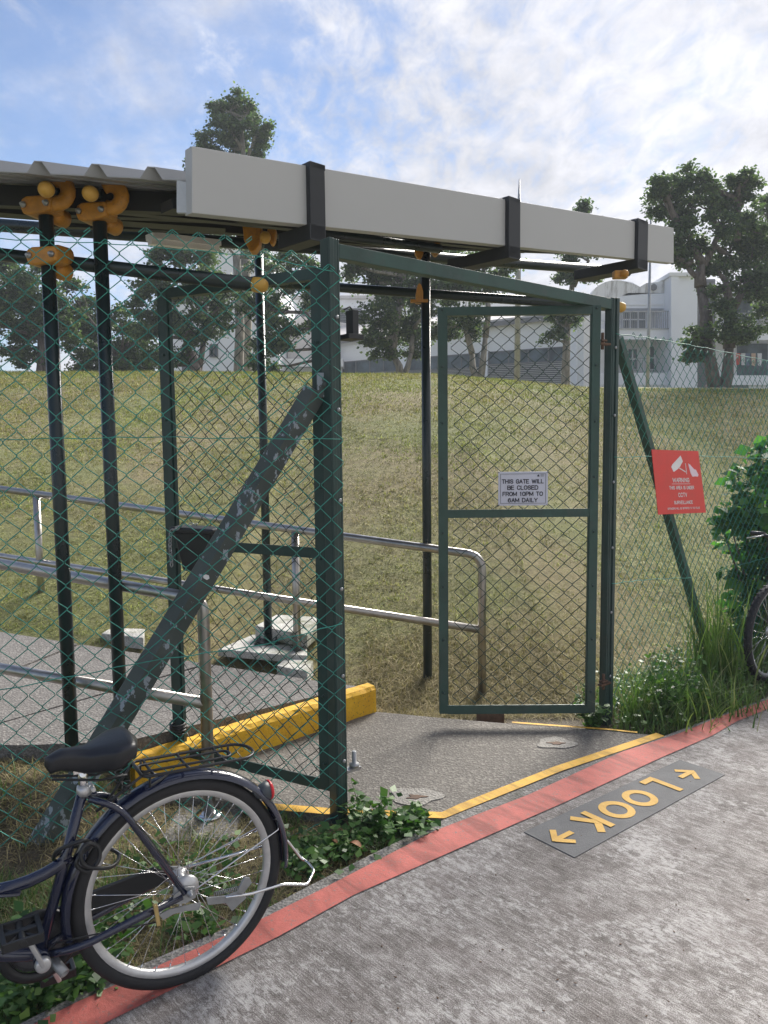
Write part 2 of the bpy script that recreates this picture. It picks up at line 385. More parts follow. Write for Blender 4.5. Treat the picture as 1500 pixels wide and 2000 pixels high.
# ---- vegetation
def leafmat(name, stops, trans=0.35, rough=0.5, patch=None, tcol=None, patch2=None):
    m, p = newmat(name); nt = m.node_tree
    g = N(nt, 'ShaderNodeNewGeometry'); c = ramp(m, g.outputs['Random Per Island'], stops)
    if patch:
        f = tnoise(m, patch[0], 4, 0.55, coord='Position'); c = mixc(m, ramp(m, f, [(patch[1], (0, 0, 0)), (patch[2], (1, 1, 1))]), c, patch[3], 'MIX' if len(patch) < 5 else patch[4])
    if patch2: c = mixc(m, ramp(m, tnoise(m, patch2[0], 6, 0.65, coord='Position', sc=(0.6, 1, 1)), [(patch2[1], (1, 1, 1)), (patch2[2], (0, 0, 0))]), c, mixc(m, 1.0, c, patch2[3], 'MULTIPLY'))
    _links(m)(c, p.inputs['Base Color']); p.inputs['Roughness'].default_value = rough
    t = N(nt, 'ShaderNodeBsdfTranslucent'); mx = N(nt, 'ShaderNodeMixShader'); mx.inputs[0].default_value = trans
    tc = mixc(m, 1.0, c, tcol or (1.0, 1.15, 0.6), 'MULTIPLY'); _links(m)(tc, t.inputs['Color'])
    _links(m)(p.outputs[0], mx.inputs[1]); _links(m)(t.outputs[0], mx.inputs[2])
    o = [n for n in nt.nodes if n.type == 'OUTPUT_MATERIAL'][0]; _links(m)(mx.outputs[0], o.inputs[0]); return m
m_tree = leafmat('tree_leaves', [(0, (0.045, 0.072, 0.042)), (0.5, (0.078, 0.125, 0.062)), (0.85, (0.125, 0.185, 0.08)), (1, (0.19, 0.24, 0.11))], 0.5)
m_bush = leafmat('bush_leaves', [(0, (0.028, 0.10, 0.035)), (0.6, (0.055, 0.17, 0.045)), (0.9, (0.12, 0.30, 0.06)), (1, (0.28, 0.46, 0.08))], 0.45, 0.65)
m_weed = leafmat('weed_leaves', [(0, (0.035, 0.095, 0.022)), (0.6, (0.07, 0.17, 0.035)), (1, (0.16, 0.28, 0.07))], 0.35, 0.45)
m_blade = leafmat('green_blades', [(0, (0.05, 0.10, 0.022)), (0.6, (0.11, 0.20, 0.045)), (0.88, (0.21, 0.30, 0.085)), (1, (0.36, 0.32, 0.18))], 0.35, 0.5)
m_dry = leafmat('mown_grass', [(0, (0.20, 0.22, 0.055)), (0.35, (0.33, 0.35, 0.10)), (0.65, (0.52, 0.45, 0.18)), (0.88, (0.60, 0.50, 0.25)), (1, (0.66, 0.60, 0.38))], 0.25, 0.7,
                patch=(0.5, 0.40, 0.60, (0.84, 1.0, 0.60), 'MULTIPLY'), patch2=(7.0, 0.42, 0.60, (0.52, 0.47, 0.42)))
m_straw = leafmat('dry_litter', [(0, (0.15, 0.135, 0.055)), (0.5, (0.30, 0.24, 0.12)), (1, (0.55, 0.46, 0.27))], 0.3, 0.8)
m_deadleaf = leafmat('dead_leaf', [(0, (0.22, 0.08, 0.03)), (1, (0.35, 0.16, 0.07))], 0.1, 0.7)
def m_hill_():
    m, p = newmat('hill_soil_grass')
    big = tnoise(m, 0.45, 5, 0.6, coord='Position'); f = tnoise(m, 14, 10, 0.75, coord='Position'); ff = tnoise(m, 60, 6, 0.8, coord='Position')
    a = ramp(m, f, [(0.35, (0.15, 0.11, 0.05)), (0.5, (0.29, 0.23, 0.11)), (0.62, (0.42, 0.34, 0.17))])
    b = ramp(m, f, [(0.35, (0.10, 0.12, 0.03)), (0.5, (0.20, 0.24, 0.06)), (0.65, (0.33, 0.36, 0.11))])
    c = mixc(m, ramp(m, big, [(0.42, (0, 0, 0)), (0.60, (1, 1, 1))]), a, b)
    c = mixc(m, 0.5, c, ramp(m, ff, [(0.35, (0.05, 0.045, 0.02)), (0.65, (0.30, 0.27, 0.13))]))
    _links(m)(c, p.inputs['Base Color']); p.inputs['Roughness'].default_value = 0.95
    _links(m)(bump(m, mth(m, 'ADD', f, ff), 0.8, 0.03), p.inputs['Normal']); return m
m_hill = m_hill_()
m_soil = speckle('soil', (0.055, 0.042, 0.028), (0.12, 0.095, 0.062), (0.16, 0.14, 0.10))
def m_bark_(name, a, b):
    m, p = newmat(name)
    c = ramp(m, tnoise(m, 5, 7, 0.65, (3, 3, 0.8), coord='Position'), [(0.35, a), (0.65, b)])
    _links(m)(c, p.inputs['Base Color']); p.inputs['Roughness'].default_value = 0.9
    _links(m)(bump(m, tnoise(m, 8, 6, 0.7, (3, 3, 0.8), coord='Position'), 0.6, 0.05), p.inputs['Normal']); return m
m_bark = m_bark_('bark', (0.07, 0.058, 0.052), (0.20, 0.17, 0.155)); m_barkp = m_bark_('pale_bark', (0.13, 0.12, 0.10), (0.33, 0.31, 0.27))

# ------------------------------------------------------------------ ground
def sstep(x, a, b):
    t = np.clip((np.asarray(x, float) - a) / (b - a), 0, 1); return t * t * (3 - 2 * t)
def ground_z(x, y):
    x = np.asarray(x, float); y = np.asarray(y, float)
    base = np.clip(0.1 * (-x - 0.2) + 0.09, 0, 0.55) * sstep(y, 2.75, 3.2) * sstep(-x, 1.0, 1.45) * (1 - 0.9 * sstep(y, 6, 13))
    yb = 4.55 + np.clip(-x, 0, 8) * 0.13 + np.clip(x - 1.15, 0, 4.0) * 0.80
    s = np.clip((y - yb) / 15.0, 0, 1)
    Z = 3.22 - 0.020 * np.clip(x, -10, 12)
    return -0.045 + base + Z * np.sin(s * math.pi / 2) ** 1.06
def ground_sheet():
    xs = np.concatenate([np.linspace(-900, -40, 12)[:-1], np.linspace(-40, -8, 20)[:-1], np.linspace(-8, 12, 140)[:-1], np.linspace(12, 40, 20)[:-1], np.linspace(40, 900, 12)])
    ys = np.concatenate([np.linspace(-900, -12, 10)[:-1], np.linspace(-12, 2, 25)[:-1], np.linspace(2, 24, 170)[:-1], np.linspace(24, 70, 20)[:-1], np.linspace(70, 1400, 12)])
    X, Y = np.meshgrid(xs, ys); Z = ground_z(X, Y)
    amp = sstep(Y, 5.5, 7)
    Z = Z + amp * 0.010 * (np.sin(X * 2.1 + Y * 1.3) * np.sin(Y * 1.9 - X * 0.7)) + 0.006 * np.sin(X * 23 + 3 * np.sin(Y * 17)) * np.sin(Y * 19) * (Y > 2.6)
    vs = np.stack([X.ravel(), Y.ravel(), Z.ravel()], 1); ny, nx = X.shape
    i = np.arange(ny * nx).reshape(ny, nx)
    f = np.stack([i[:-1, :-1].ravel(), i[:-1, 1:].ravel(), i[1:, 1:].ravel(), i[1:, :-1].ravel()], 1)
    o = np_mesh('hill', vs, f, [m_hill, m_soil], smooth=True)
    cx = vs[f].mean(1); xx, yy = cx[:, 0], cx[:, 1]
    yb = 4.45 + np.clip(-xx, 0, 8) * 0.13 + np.clip(xx - 1.15, 0, 4.0) * 0.80
    o.data.polygons.foreach_set('material_index', ((yy < yb) & (yy > 1) & (abs(xx) < 8)).astype(np.int32))
    tag(o, kind='structure'); return o
ground_sheet()

EDGE = [(-4.0, -1.0)] + [tuple(gz(*p)[:2]) for p in ((60, 1990), (230, 1905), (480, 1797), (600, 1733), (740, 1662), (870, 1600), (1090, 1512), (1300, 1437), (1400, 1400), (1500, 1362))] + [(5.2, 6.35), (14.0, 11.5)]
def offs(pts, d):
    out = []
    for i, p in enumerate(pts):
        a = np.array(pts[max(i - 1, 0)]); b = np.array(pts[min(i + 1, len(pts) - 1)]); t = unit(b - a); out.append(np.array(p) + V(t[1], -t[0]) * d)
    return out
def strip(name, A, B, z, mat, kind='structure', sub=6, th=0):
    """sheet between polylines A and B"""
    vs = []; fs = []; n = len(A)
    for a, b in zip(A, B):
        for k in range(sub + 1):
            q = lerp(a, b, k / sub); vs.append((q[0], q[1], z))
    for i in range(n - 1):
        for k in range(sub):
            a = i * (sub + 1) + k; fs.append((a, a + 1, a + sub + 2, a + sub + 1))
    mb = MB(); mb.add(vs, fs)
    if th:
        vs2 = [(a[0], a[1], z) for a in A] + [(a[0], a[1], z - th) for a in A]
        mb.add(vs2, [(i, i + 1, n + i + 1, n + i) for i in range(n - 1)])
    o = mb.build(name, mat); 
    if kind: tag(o, kind=kind)
    return o
edge_d = [p + V(0, 0) for p in map(np.array, EDGE)]
strip('path', edge_d, offs(EDGE, 4.2), 0.0, m_path, sub=4, th=0.1)
def dens(pxs, z, n=4):
    out = []; g = [gz(*p, z)[:2] for p in pxs]
    for a, b in zip(g[:-1], g[1:]):
        for k in range(n): out.append(lerp(a, b, k / n))
    out.append(g[-1]); return out
strip('path_edge', [p for p in EDGE], offs(EDGE, 0.10), 0.002, m_edge, sub=2)
RU = [(-60, 2045), (60, 2003), (150, 1957), (300, 1890), (500, 1800), (625, 1738), (850, 1622), (1030, 1553), (1215, 1468), (1330, 1431), (1400, 1402), (1500, 1366), (1600, 1332)]
RL = [(90, 2045), (195, 2003), (265, 1968), (400, 1900), (545, 1828), (690, 1748), (900, 1655), (1100, 1568), (1290, 1480), (1390, 1437), (1440, 1408), (1530, 1372), (1620, 1338)]
strip('red_edge_line', dens(RU, 0.004), dens(RL, 0.004), 0.004, m_red, sub=2)

def poly_sheet(name, pts, z, mat, th=0.06, zf=None, kind='structure', parent=None):
    mb = MB(); top = [(p[0], p[1], (zf(p) if zf else z)) for p in pts]; mb.prism([(x, y, zz - th) for x, y, zz in top], (0, 0, th))
    o = mb.build(name, mat, parent)
    if kind: tag(o, kind=kind)
    return o
LAND = [gz(*p)[:2] for p in ((480, 1569), (638, 1590), (735, 1594), (868, 1601), (1088, 1513.5), (1297, 1438), (1200, 1428), (1050, 1418), (860, 1402), (735, 1390), (600, 1432), (420, 1494), (270, 1548))]
poly_sheet('landing', LAND, 0.0, m_land, 0.2)
def ribbon(name, pxs, wd, z, mat):
    pts = [gz(*p)[:2] for p in pxs]; A = offs(pts, -wd / 2); B = offs(pts, wd / 2)
    return strip(name, A, B, z, mat, sub=1)
ribbon('yellow_edge_line', [(480, 1569), (530, 1577), (640, 1586), (735, 1590), (866, 1594), (905, 1577), (1090, 1503), (1290, 1436)], 0.056, 0.005, m_yel)
ribbon('yellow_back_line', [(1245, 1432), (1190, 1426), (1080, 1418), (1000, 1412)], 0.020, 0.005, m_yel)
# round concrete patches where old bolts were cut off
def patch(px, py, rx, ry, seed):
    c = gz(px, py); r = np.random.default_rng(seed); mb = MB(); n = 26
    k = 1 + 0.13 * np.array([math.sin(3 * a + seed) + 0.6 * math.sin(5 * a + 2) for a in np.linspace(0, 2 * math.pi, n, endpoint=False)])
    ring = [(c[0] + rx * k[i] * math.cos(2 * math.pi * i / n), c[1] + ry * k[i] * math.sin(2 * math.pi * i / n), 0.001) for i in range(n)]
    mb.prism(ring, (0, 0, 0.003)); o = mb.build('concrete_patch', m_foot2); tag(o, kind='structure')
    mb = MB(); ring = [(c[0] + 0.035 * k[-i] ** 3 * math.cos(2 * math.pi * i / n), c[1] + 0.02 * k[i] ** 2 * math.sin(2 * math.pi * i / n) - 0.01, 0.0045) for i in range(n)]
    mb.prism(ring, (0, 0, 0.002)); tag(mb.build('rusty_hole', m_rust), kind='structure')
m_foot2 = speckle('patch_cement', (0.22, 0.21, 0.19), (0.33, 0.31, 0.28), (0.36, 0.34, 0.31))
patch(812, 1556, 0.115, 0.085, 1); patch(1086, 1452, 0.10, 0.075, 3)

# ramp slab with expansion joints and yellow kerb
def slab_z(x): return 0.12 + 0.1 * max(0.0, -x - 0.2)
K0 = gz(735, 1390)[:2]; K1 = gz(265, 1550)[:2]
kd = unit(K1 - K0); kn = V(kd[1], -kd[0]); kn = kn if kn[1] > 0 else -kn      # towards the ramp
def ramp_slab():
    far = [K0 + kn * 0.09 + V(-.05, .05), V(-0.55, 4.62), V(-2.6, 5.05), V(-6, 5.8)]
    near = [K1 + kn * 0.09, V(-1.72, 3.30), V(-2.6, 3.42), V(-6, 3.8)]
    n = 14; vs = []; fs = []
    mb = MB()
    def along(P, t):
        s = t * (len(P) - 1); i = min(int(s), len(P) - 2); return lerp(P[i], P[i + 1], s - i)
    T = [i / n for i in range(n + 1)]
    for i in range(n):
        a, b, c, d = along(near, T[i]), along(near, T[i + 1] - (0.004 if i % 2 else 0)), along(far, T[i + 1] - (0.004 if i % 2 else 0)), along(far, T[i])
        q = [(p[0], p[1], slab_z(p[0]) - 0.3) for p in (a, b, c, d)]
        vs = [(p[0], p[1], slab_z(p[0]) - 0.3) for p in (a, b, c, d)] + [(p[0], p[1], slab_z(p[0])) for p in (a, b, c, d)]
        mb.add(vs, [(3, 2, 1, 0), (4, 5, 6, 7), (0, 1, 5, 4), (1, 2, 6, 5), (2, 3, 7, 6), (3, 0, 4, 7)])
    tag(mb.build('ramp', m_ramp), kind='structure')
ramp_slab()
def kerb():
    mb = MB(); n = 9
    r = np.random.default_rng(4)
    for i in range(n):
        a = lerp(K0, K1, i / n); b = lerp(K0, K1, (i + 1) / n)
    prof = [(0, -0.05), (-0.002, 0.135), (0.018, 0.155), (0.075, 0.160), (0.088, 0.150), (0.09, -0.05)]
    m = 40; vs = []
    for i in range(m + 1):
        c = lerp(K0, K1, i / m)
        for (d, z) in prof:
            e = r.normal(0, 0.0022) ; q = c + kn * (d + e); vs.append((q[0], q[1], z + r.normal(0, 0.0015)))
    k = len(prof)
    fs = [(i * k + j, i * k + j + 1, (i + 1) * k + j + 1, (i + 1) * k + j) for i in range(m) for j in range(k - 1)]
    fs += [tuple(range(k)), tuple(m * k + j for j in range(k))[::-1]]
    mb.add(vs, fs)
    o = mb.build('kerb', m_kerb); tag(o, 'chipped yellow painted concrete kerb at the foot of the ramp', 'kerb')
kerb()

# ------------------------------------------------------------------ buildings behind the hill
def plane_ctx(P, n): return lambda px, py, off=0.0: gp(px, py, np.array(P) - np.array(n) * off, n)
def quadslab(mb, pts, d): mb.prism(pts, d)
def building(name, label, Pa, Pb, wall_rects):
    pass
def px_block(mb, Q, x0, y0, x1, y1, off, thick, n, slope=(0, 0)):
    """rectangle in facade plane: corners seen at (x0,y0)-(x1,y1); slope=(dy at x1 for the top, for the bottom)"""
    pts = [Q(x0, y0, off), Q(x1, y0 + slope[0], off), Q(x1, y1 + slope[1], off), Q(x0, y1, off)]
    mb.prism(pts, np.array(n) * thick)
def louvres(parent, Q, x0, y0, x1, y1, n, cnt, slope=(0, 0), name='louvre'):
    mb = MB(); a0, a1 = Q(x0, y0, 0.06), Q(x1, y0 + slope[0], 0.06); b0, b1 = Q(x0, y1, 0.06), Q(x1, y1 + slope[1], 0.06)
    for i in range(cnt):
        t = (i + 0.5) / cnt; mb.bar(lerp(a0, b0, t), lerp(a1, b1, t), 0.05, (np.linalg.norm(a0 - b0) / cnt) * 0.55)
    o = mb.build(name, m_louv, parent)
    mb = MB(); px_block(mb, Q, x0, y0, x1, y1, -0.02, 0.02, n, slope); mb.build('louvre_backing', m_bsof, o)

def school_hall():
    A = V(-3.0, 50, 0); B = V(8.9, 41, 0); t = unit(B - A); n = V(t[1], -t[0], 0); n = n if n[1] < 0 else -n
    Q = plane_ctx(A, -n); nn = -n  # offsets come toward the camera
    root = thing('school_hall', 'long low white hall with sloping pale roof, strip windows and louvres', 'building', (4, 48, 3))
    mb = MB(); mb.prism([Q(640, 672), Q(1140, 617), Q(1140, 790), Q(640, 790)], nn * 6); mb.build('wall', m_bw2, root)
    # roof with overhang
    mb = MB(); e0, e1 = Q(640, 664, .35), Q(1150, 608, .35); r0, r1 = Q(640, 640, -5), Q(1150, 600, -5)
    mb.prism([e0, e1, r1, r0], (0, 0, 0.12)); ro = mb.build('roof', m_broof, root)
    mb = MB(); mb.bar(e0 + V(0, -.03, -.18), e1 + V(0, -.03, -.10), 0.06, 0.26); mb.build('eave', m_bsof, root)
    # white posts between the window bays
    for x0, x1 in ((778, 796), (938, 952), (1112, 1126)):
        mb = MB(); px_block(mb, Q, x0, 640, x1, 790, 0.12, 0.15, nn); mb.build('column', m_bw, root)
    for x0, x1, ya, yb in ((668, 776, 708, 697), (797, 936, 700, 690), (954, 1110, 688, 677)):
        s = yb - ya
        mb = MB(); px_block(mb, Q, x0, ya, x1, ya + 24, 0.03, 0.05, nn, (s, s + 3)); wn = mb.build('window', m_glass, root)
        mb = MB(); mb.bar(Q(x0, ya, 0.05), Q(x1, ya + s, 0.05), .05, .05); mb.bar(Q(x0, ya + 24, 0.05), Q(x1, ya + 27 + s, 0.05), .05, .05)
        for k in range(5):
            xx = x0 + (x1 - x0) * k / 4; mb.bar(Q(xx, ya + s * k / 4, 0.05), Q(xx, ya + 24 + s * k / 4, 0.05), 0.06, 0.06, (0, 1, 0))
        mb.build('window_frame', m_bsof, wn)
        louvres(root, Q, x0, ya + 25, x1, 756, nn, 13, (s + 3, 0))
    # raised louvred block behind
    A2 = V(-6, 57, 0); Q2 = plane_ctx(A2, (0, 1, 0))
    mb = MB(); mb.prism([Q2(560, 583), Q2(1135, 583), Q2(1135, 700), Q2(560, 700)], (0, 5, 0)); mb.build('upper_wall', m_bw, root)
    mb = MB(); mb.prism([Q2(552, 577, .4), Q2(1140, 577, .4), Q2(1140, 583, .4), Q2(552, 583, .4)], (0, 6, 0)); mb.build('upper_roof', m_broof, root)
    louvres(root, Q2, 590, 602, 706, 640, V(0, -1, 0), 9); louvres(root, Q2, 850, 622, 905, 650, V(0, -1, 0), 6)
    # pale roof slope rising to the left
    mb = MB(); mb.prism([Q2(520, 628, 1.5), Q2(610, 617, 1.5), Q2(716, 640, 1.5), Q2(716, 668, 1.5), Q2(520, 664, 1.5)], (0, 1.2, 0)); mb.build('side_parapet', m_broof, root)
school_hall()
def white_block():
    Q = plane_ctx(V(0, 46, 0), (0, 1, 0)); nn = V(0, 1, 0)
    root = thing('white_block', 'plain white block with one small dark window behind the trees on the left', 'building', (-9, 48, 3))
    mb = MB(); mb.prism([Q(310, 585), Q(388, 575), Q(388, 790), Q(310, 790)], nn * 6); mb.build('wing_wall', m_bw, root)
    mb = MB(); mb.prism([Q(389, 480, .6), Q(520, 488, .6), Q(545, 560, .6), Q(545, 790, .6), Q(389, 790, .6)], nn * 8); mb.build('wall', m_bw, root)
    mb = MB(); mb.prism([Q(386, 472, .7), Q(523, 481, .7), Q(523, 489, .7), Q(386, 481, .7)], nn * 8.2); mb.build('roof_edge', m_bw2, root)
    mb = MB(); px_block(mb, Q, 410, 673, 425, 697, 0.65, 0.05, nn); wn = mb.build('window', m_glass, root)
    mb = MB(); a = [Q(410, 673, .72), Q(425, 673, .72), Q(425, 697, .72), Q(410, 697, .72)]
    for i in range(4): mb.bar(a[i], a[(i + 1) % 4], 0.06, 0.06, (0, 1, 0))
    mb.bar(lerp(a[0], a[1], .5), lerp(a[2], a[3], .5), 0.05, 0.05, (0, 1, 0)); mb.build('window_frame', m_bsof, wn)
    mb = MB(); px_block(mb, Q, 355, 690, 386, 730, 0.02, 0.05, nn); mb.build('shutter', m_louv, root)
    mb = MB(); px_block(mb, Q, 398, 590, 516, 593, 0.64, 0.05, nn); mb.build('ledge', m_bw2, root)
    return root
white_block()
def annex():
    Q = plane_ctx(V(0, 49, 0), (0, 1, 0)); nn = V(0, 1, 0)
    root = thing('annex_building', 'single storey white annex with a flat overhanging roof and dark doorways', 'building', (-5, 49, 3))
    mb = MB(); px_block(mb, Q, 545, 715, 668, 790, 0, 5, nn); mb.build('wall', m_bw, root)
    mb = MB(); px_block(mb, Q, 536, 700, 670, 716, 1.0, 6, nn); mb.build('roof', m_bw2, root)
    mb = MB(); px_block(mb, Q, 562, 646, 640, 699, 0.2, 4, nn); mb.build('upper_wall', m_broof, root)
    for a, b in ((550, 578), (588, 612), (622, 640)):
        mb = MB(); px_block(mb, Q, a, 727, b, 775, 0.04, 0.05, nn); mb.build('window', m_glass, root)
annex()
def flats():
    n = V(0, 1, 0); Q = plane_ctx(V(0, 42, 0), n)
    root = thing('apartment_block', 'white three storey block with balconies and a stained parapet behind the big tree', 'building', (14, 44, 2))
    P = lambda nm, x0, y0, x1, y1, off, th, mat, par=root, sl=(0, 0): (lambda mb: (px_block(mb, Q, x0, y0, x1, y1, off, th, n, sl), mb.build(nm, mat, par))[1])(MB())
    P('wall', 1128, 578, 1312, 800, -1.4, 6, m_bw2)
    P('parapet', 1205, 572, 1311, 602, 0.0, 1.3, m_bw)
    # stained curved crown
    mb = MB(); pts = []
    for k in range(9):
        a = math.pi * (1 - k / 8 * 0.55); pts.append(Q(1205 + 52 * math.cos(a), 585 - 38 * math.sin(a), 0.1))
    pts += [Q(1235, 552), Q(1250, 560), Q(1262, 553), Q(1285, 551), Q(1298, 544), Q(1312, 541), Q(1312, 572), Q(1262, 574), Q(1215, 578), Q(1205, 582)]
    mb.prism([np.array(p) for p in pts], n * 0.6); mb.build('stained_crown', m_bst, root)
    mb = MB(); mb.lathe(Q(1277, 561, .1), n, [(0.17, -0.02), (0.17, 0.05)], 16); mb.build('vent_hole', m_bsof, root)
    P('upper_ledge', 1205, 593, 1311, 596, 0.04, .1, m_bw2)
    # stair tower
    P('stair_tower', 1311, 537, 1362, 800, 1.0, 7, m_bw); P('tower_pier', 1311, 535, 1326, 800, 1.15, .3, m_bw)
    P('tower_cap', 1308, 532, 1364, 539, 1.2, 7.3, m_bw2)
    # floors on the left part
    P('balcony_wall', 1128, 643, 1311, 663, 0.6, 0.25, m_bw); P('balcony_slab', 1128, 641, 1311, 646, 0.62, 2.0, m_bw)
    P('lower_spandrel', 1128, 728, 1311, 752, 0.6, .3, m_bw); P('lower_band', 1128, 750, 1311, 800, 0.5, .3, m_bw)
    P('corner_pier', 1122, 660, 1148, 800, 0.7, 1.8, m_bw)
    for (x0, y0, x1, y1) in ((1216, 606, 1262, 642), (1216, 681, 1245, 722), (1268, 676, 1301, 722), (1150, 688, 1185, 726)):
        wn = P('window', x0, y0, x1, y1, -1.3, .1, m_glass)
        mb = MB()
        for k in range(4):
            x = x0 + (x1 - x0) * k / 3; mb.bar(Q(x, y0, -1.25), Q(x, y1, -1.25), .07, .07, (0, 1, 0))
        for y in (y0, (y0 + y1) / 2, y1): mb.bar(Q(x0, y, -1.25), Q(x1, y, -1.25), .06, .06)
        mb.build('window_frame', m_bw, wn)
    P('door_panel', 1246, 678, 1262, 728, -1.28, .1, m_bw)
    # balcony railing
    def rail(x0, x1, y0, y1, sp=4, off=0.65, m=m_galv):
        mb = MB()
        for y in (y0, y1): mb.bar(Q(x0, y, off), Q(x1, y, off), .05, .05)
        x = x0
        while x <= x1: mb.bar(Q(x, y0, off), Q(x, y1, off), .025, .025, (0, 1, 0)); x += sp
        mb.build('balcony_railing', m, root)
    rail(1200, 1310, 608, 642); rail(1205, 1262, 700, 727, 5, -0.6)
    # right wing
    P('louvre_backing', 1362, 545, 1397, 800, 0.0, .3, m_bsof)
    mb = MB()
    for k in range(44): mb.bar(Q(1362, 548 + k * 5.2, .1), Q(1397, 549 + k * 5.2, .1), .06, .06)
    mb.build('louvre', m_louv, root)
    P('wing_wall', 1397, 560, 1640, 800, -1.0, 5, m_bw2)
    for y0, y1 in ((560, 575), (643, 664), (733, 752)): P('wing_band', 1397, y0, 1640, y1, 0.6, 1.7, m_bw)
    P('wing_base', 1397, 752, 1640, 800, 0.4, .3, m_bw)
    P('doorway', 1428, 748, 1462, 800, 0.45, .1, m_bd)
    for x0, x1, y0, y1 in ((1440, 1500, 668, 733), (1510, 1600, 668, 733), (1432, 1470, 585, 643), (1480, 1600, 590, 643)):
        P('window', x0, y0, x1, y1, -0.95, .1, m_glass)
    P('air_conditioner', 1487, 622, 1500, 641, 0.5, .6, m_galv)
    rail(1400, 1520, 612, 642, 6)
    r = np.random.default_rng(2)
    cols = [(0.45, 0.06, 0.04), (0.5, 0.5, 0.5), (0.1, 0.13, 0.2), (0.5, 0.35, 0.25), (0.6, 0.6, 0.62)]
    for k, x in enumerate((1438, 1448, 1457, 1468, 1480)):
        mm = plain('laundry_cloth_%d' % k, cols[k], 0.9)
        mb = MB(); mb.prism([Q(x, 690, .1), Q(x + 8, 690, .1), Q(x + 7, 712 + k, .1), Q(x + 1, 713, .1)], n * .05); mb.build('laundry', mm, root)
    # balcony plants are part of the balcony
flats()
def flagpole():
    mb = MB(); b = gy(1264, 775, 30); t = gy(1272, 500, 30); b[0] = gy(1268, 640, 30)[0] - .02; t[0] = b[0]
    mb.tube([b - V(0, 0, .5), lerp(b, t, .5), t + V(0, 0, 2.2)], [.075, .06, .03], 10)
    tag(mb.build('lamp_pole', m_galv), 'slim grey pole rising in front of the balconied block, its tip above the canopy', 'pole')
def spike():
    mb = MB(); b = gy(1011, 520, 30); t = gy(1014, 350, 30); t[0] = b[0] + .05
    mb.tube([V(b[0], 30, 3), lerp(b, t, .5), t], [.12, .10, .02], 10)
    tag(mb.build('lightning_mast', m_galv), 'grey pointed mast showing just above the middle of the white fascia', 'mast')
flagpole()
# ------------------------------------------------------------------ trees
def tree(name, label, D, base, fork, blobs, seed, tr=0.16, size=0.088, dens=1.0, mat_t=None, limbs=None, group='trees along the crest of the hill'):
    r = np.random.default_rng(seed); b = gy(base[0], base[1], D); b[2] = float(ground_z(b[0], D)) - 0.1
    f = gy(fork[0], fork[1], D)
    root = thing(name, label, 'tree', b, group)
    tb = MB(); m1 = lerp(b, f, 0.5) + V(r.normal(0, .06), r.normal(0, .05), 0)
    tb.tube([b, lerp(b, f, .12), m1, f], [tr * 1.5, tr * 1.1, tr * .95, tr * .8], 10)
    tb.build('trunk', mat_t or m_bark, root)
    lb = MB(); P = []; segs = [(b, f)] + [(gy(l[0], l[1], D), gy(l[2], l[3], D)) for l in (limbs or [])]
    for (x, y, rad) in blobs:
        c = gy(x, y, D + r.uniform(-0.9, 0.9) * min(1.5, rad / 1500 * D * 1.5)); R = rad / 1500 * D
        # spring from the nearest point of a limb below the crown part
        best = None
        for (s0, s1) in segs:
            for t in (.35, .6, .8, 1.0):
                q = lerp(s0, s1, t); dd = np.linalg.norm(q - c) + (3 if q[2] > c[2] + .2 else 0)
                if best is None or dd < best[0]: best = (dd, q)
        q0 = best[1]; mid = lerp(q0, c, 0.5) + V(r.normal(0, .08), r.normal(0, .1), -0.05 * best[0])
        lb.tube([q0, mid, c], [tr * .34, tr * .24, tr * .09], 6)
        for _ in range(5):
            q = c + unit(r.normal(0, 1, 3)) * R * 0.8; lb.tube([lerp(mid, c, r.uniform(.3, 1)), lerp(mid, q, .6), q], [tr * .13, tr * .08, tr * .03], 5)
        nc = max(7, int(16 * (R / 0.6) ** 2 * dens)); dirs = r.normal(0, 1, (nc, 3)); dirs /= np.linalg.norm(dirs, axis=1)[:, None]
        cen = c + dirs * (R * (0.3 + 0.75 * r.uniform(0, 1, (nc, 1)) ** 0.6)) * V(1.05, 1, 0.88)
        for q in cen:
            k = r.integers(70, 170); P.append(q + r.normal(0, 1, (k, 3)) * V(0.16, 0.16, 0.09) * min(1.1, 0.5 + R * .5))
    if limbs:
        for (x0, y0, x1, y1, ra) in limbs:
            a, c = gy(x0, y0, D), gy(x1, y1, D + r.uniform(-.2, .2)); md = lerp(a, c, .5) + r.normal(0, .05, 3)
            lb.tube([a, md, c], [ra, ra * .85, ra * .6], 9)
    lb.build('branches', mat_t or m_bark, root)
    leaves('foliage', np.concatenate(P), size, r, m_tree, root, flat=0.35)
    return root
def leaves(name, P, size, r, mat, parent, flat=0.5, asp=0.42, droop=0.0, updir=None):
    n = len(P); a = r.normal(0, 1, (n, 3)); a[:, 2] *= flat; a[:, 2] -= droop; a /= np.linalg.norm(a, axis=1)[:, None]
    b = r.normal(0, 1, (n, 3)); b = np.cross(a, b); b /= np.linalg.norm(b, axis=1)[:, None]
    if updir is not None:
        b = np.cross(a, V(0, 0, 1)[None] + r.normal(0, updir, (n, 3))); b /= np.linalg.norm(b, axis=1)[:, None]
    nn = np.cross(a, b); s = (size * r.uniform(0.45, 1.45, n))[:, None]
    v = np.stack([P, P + a * s * .45 + b * s * asp + nn * s * .08, P + a * s, P + a * s * .45 - b * s * asp + nn * s * .08], 1).reshape(-1, 3)
    f = np.arange(4 * n).reshape(n, 4); return np_mesh(name, v, f, mat, parent)

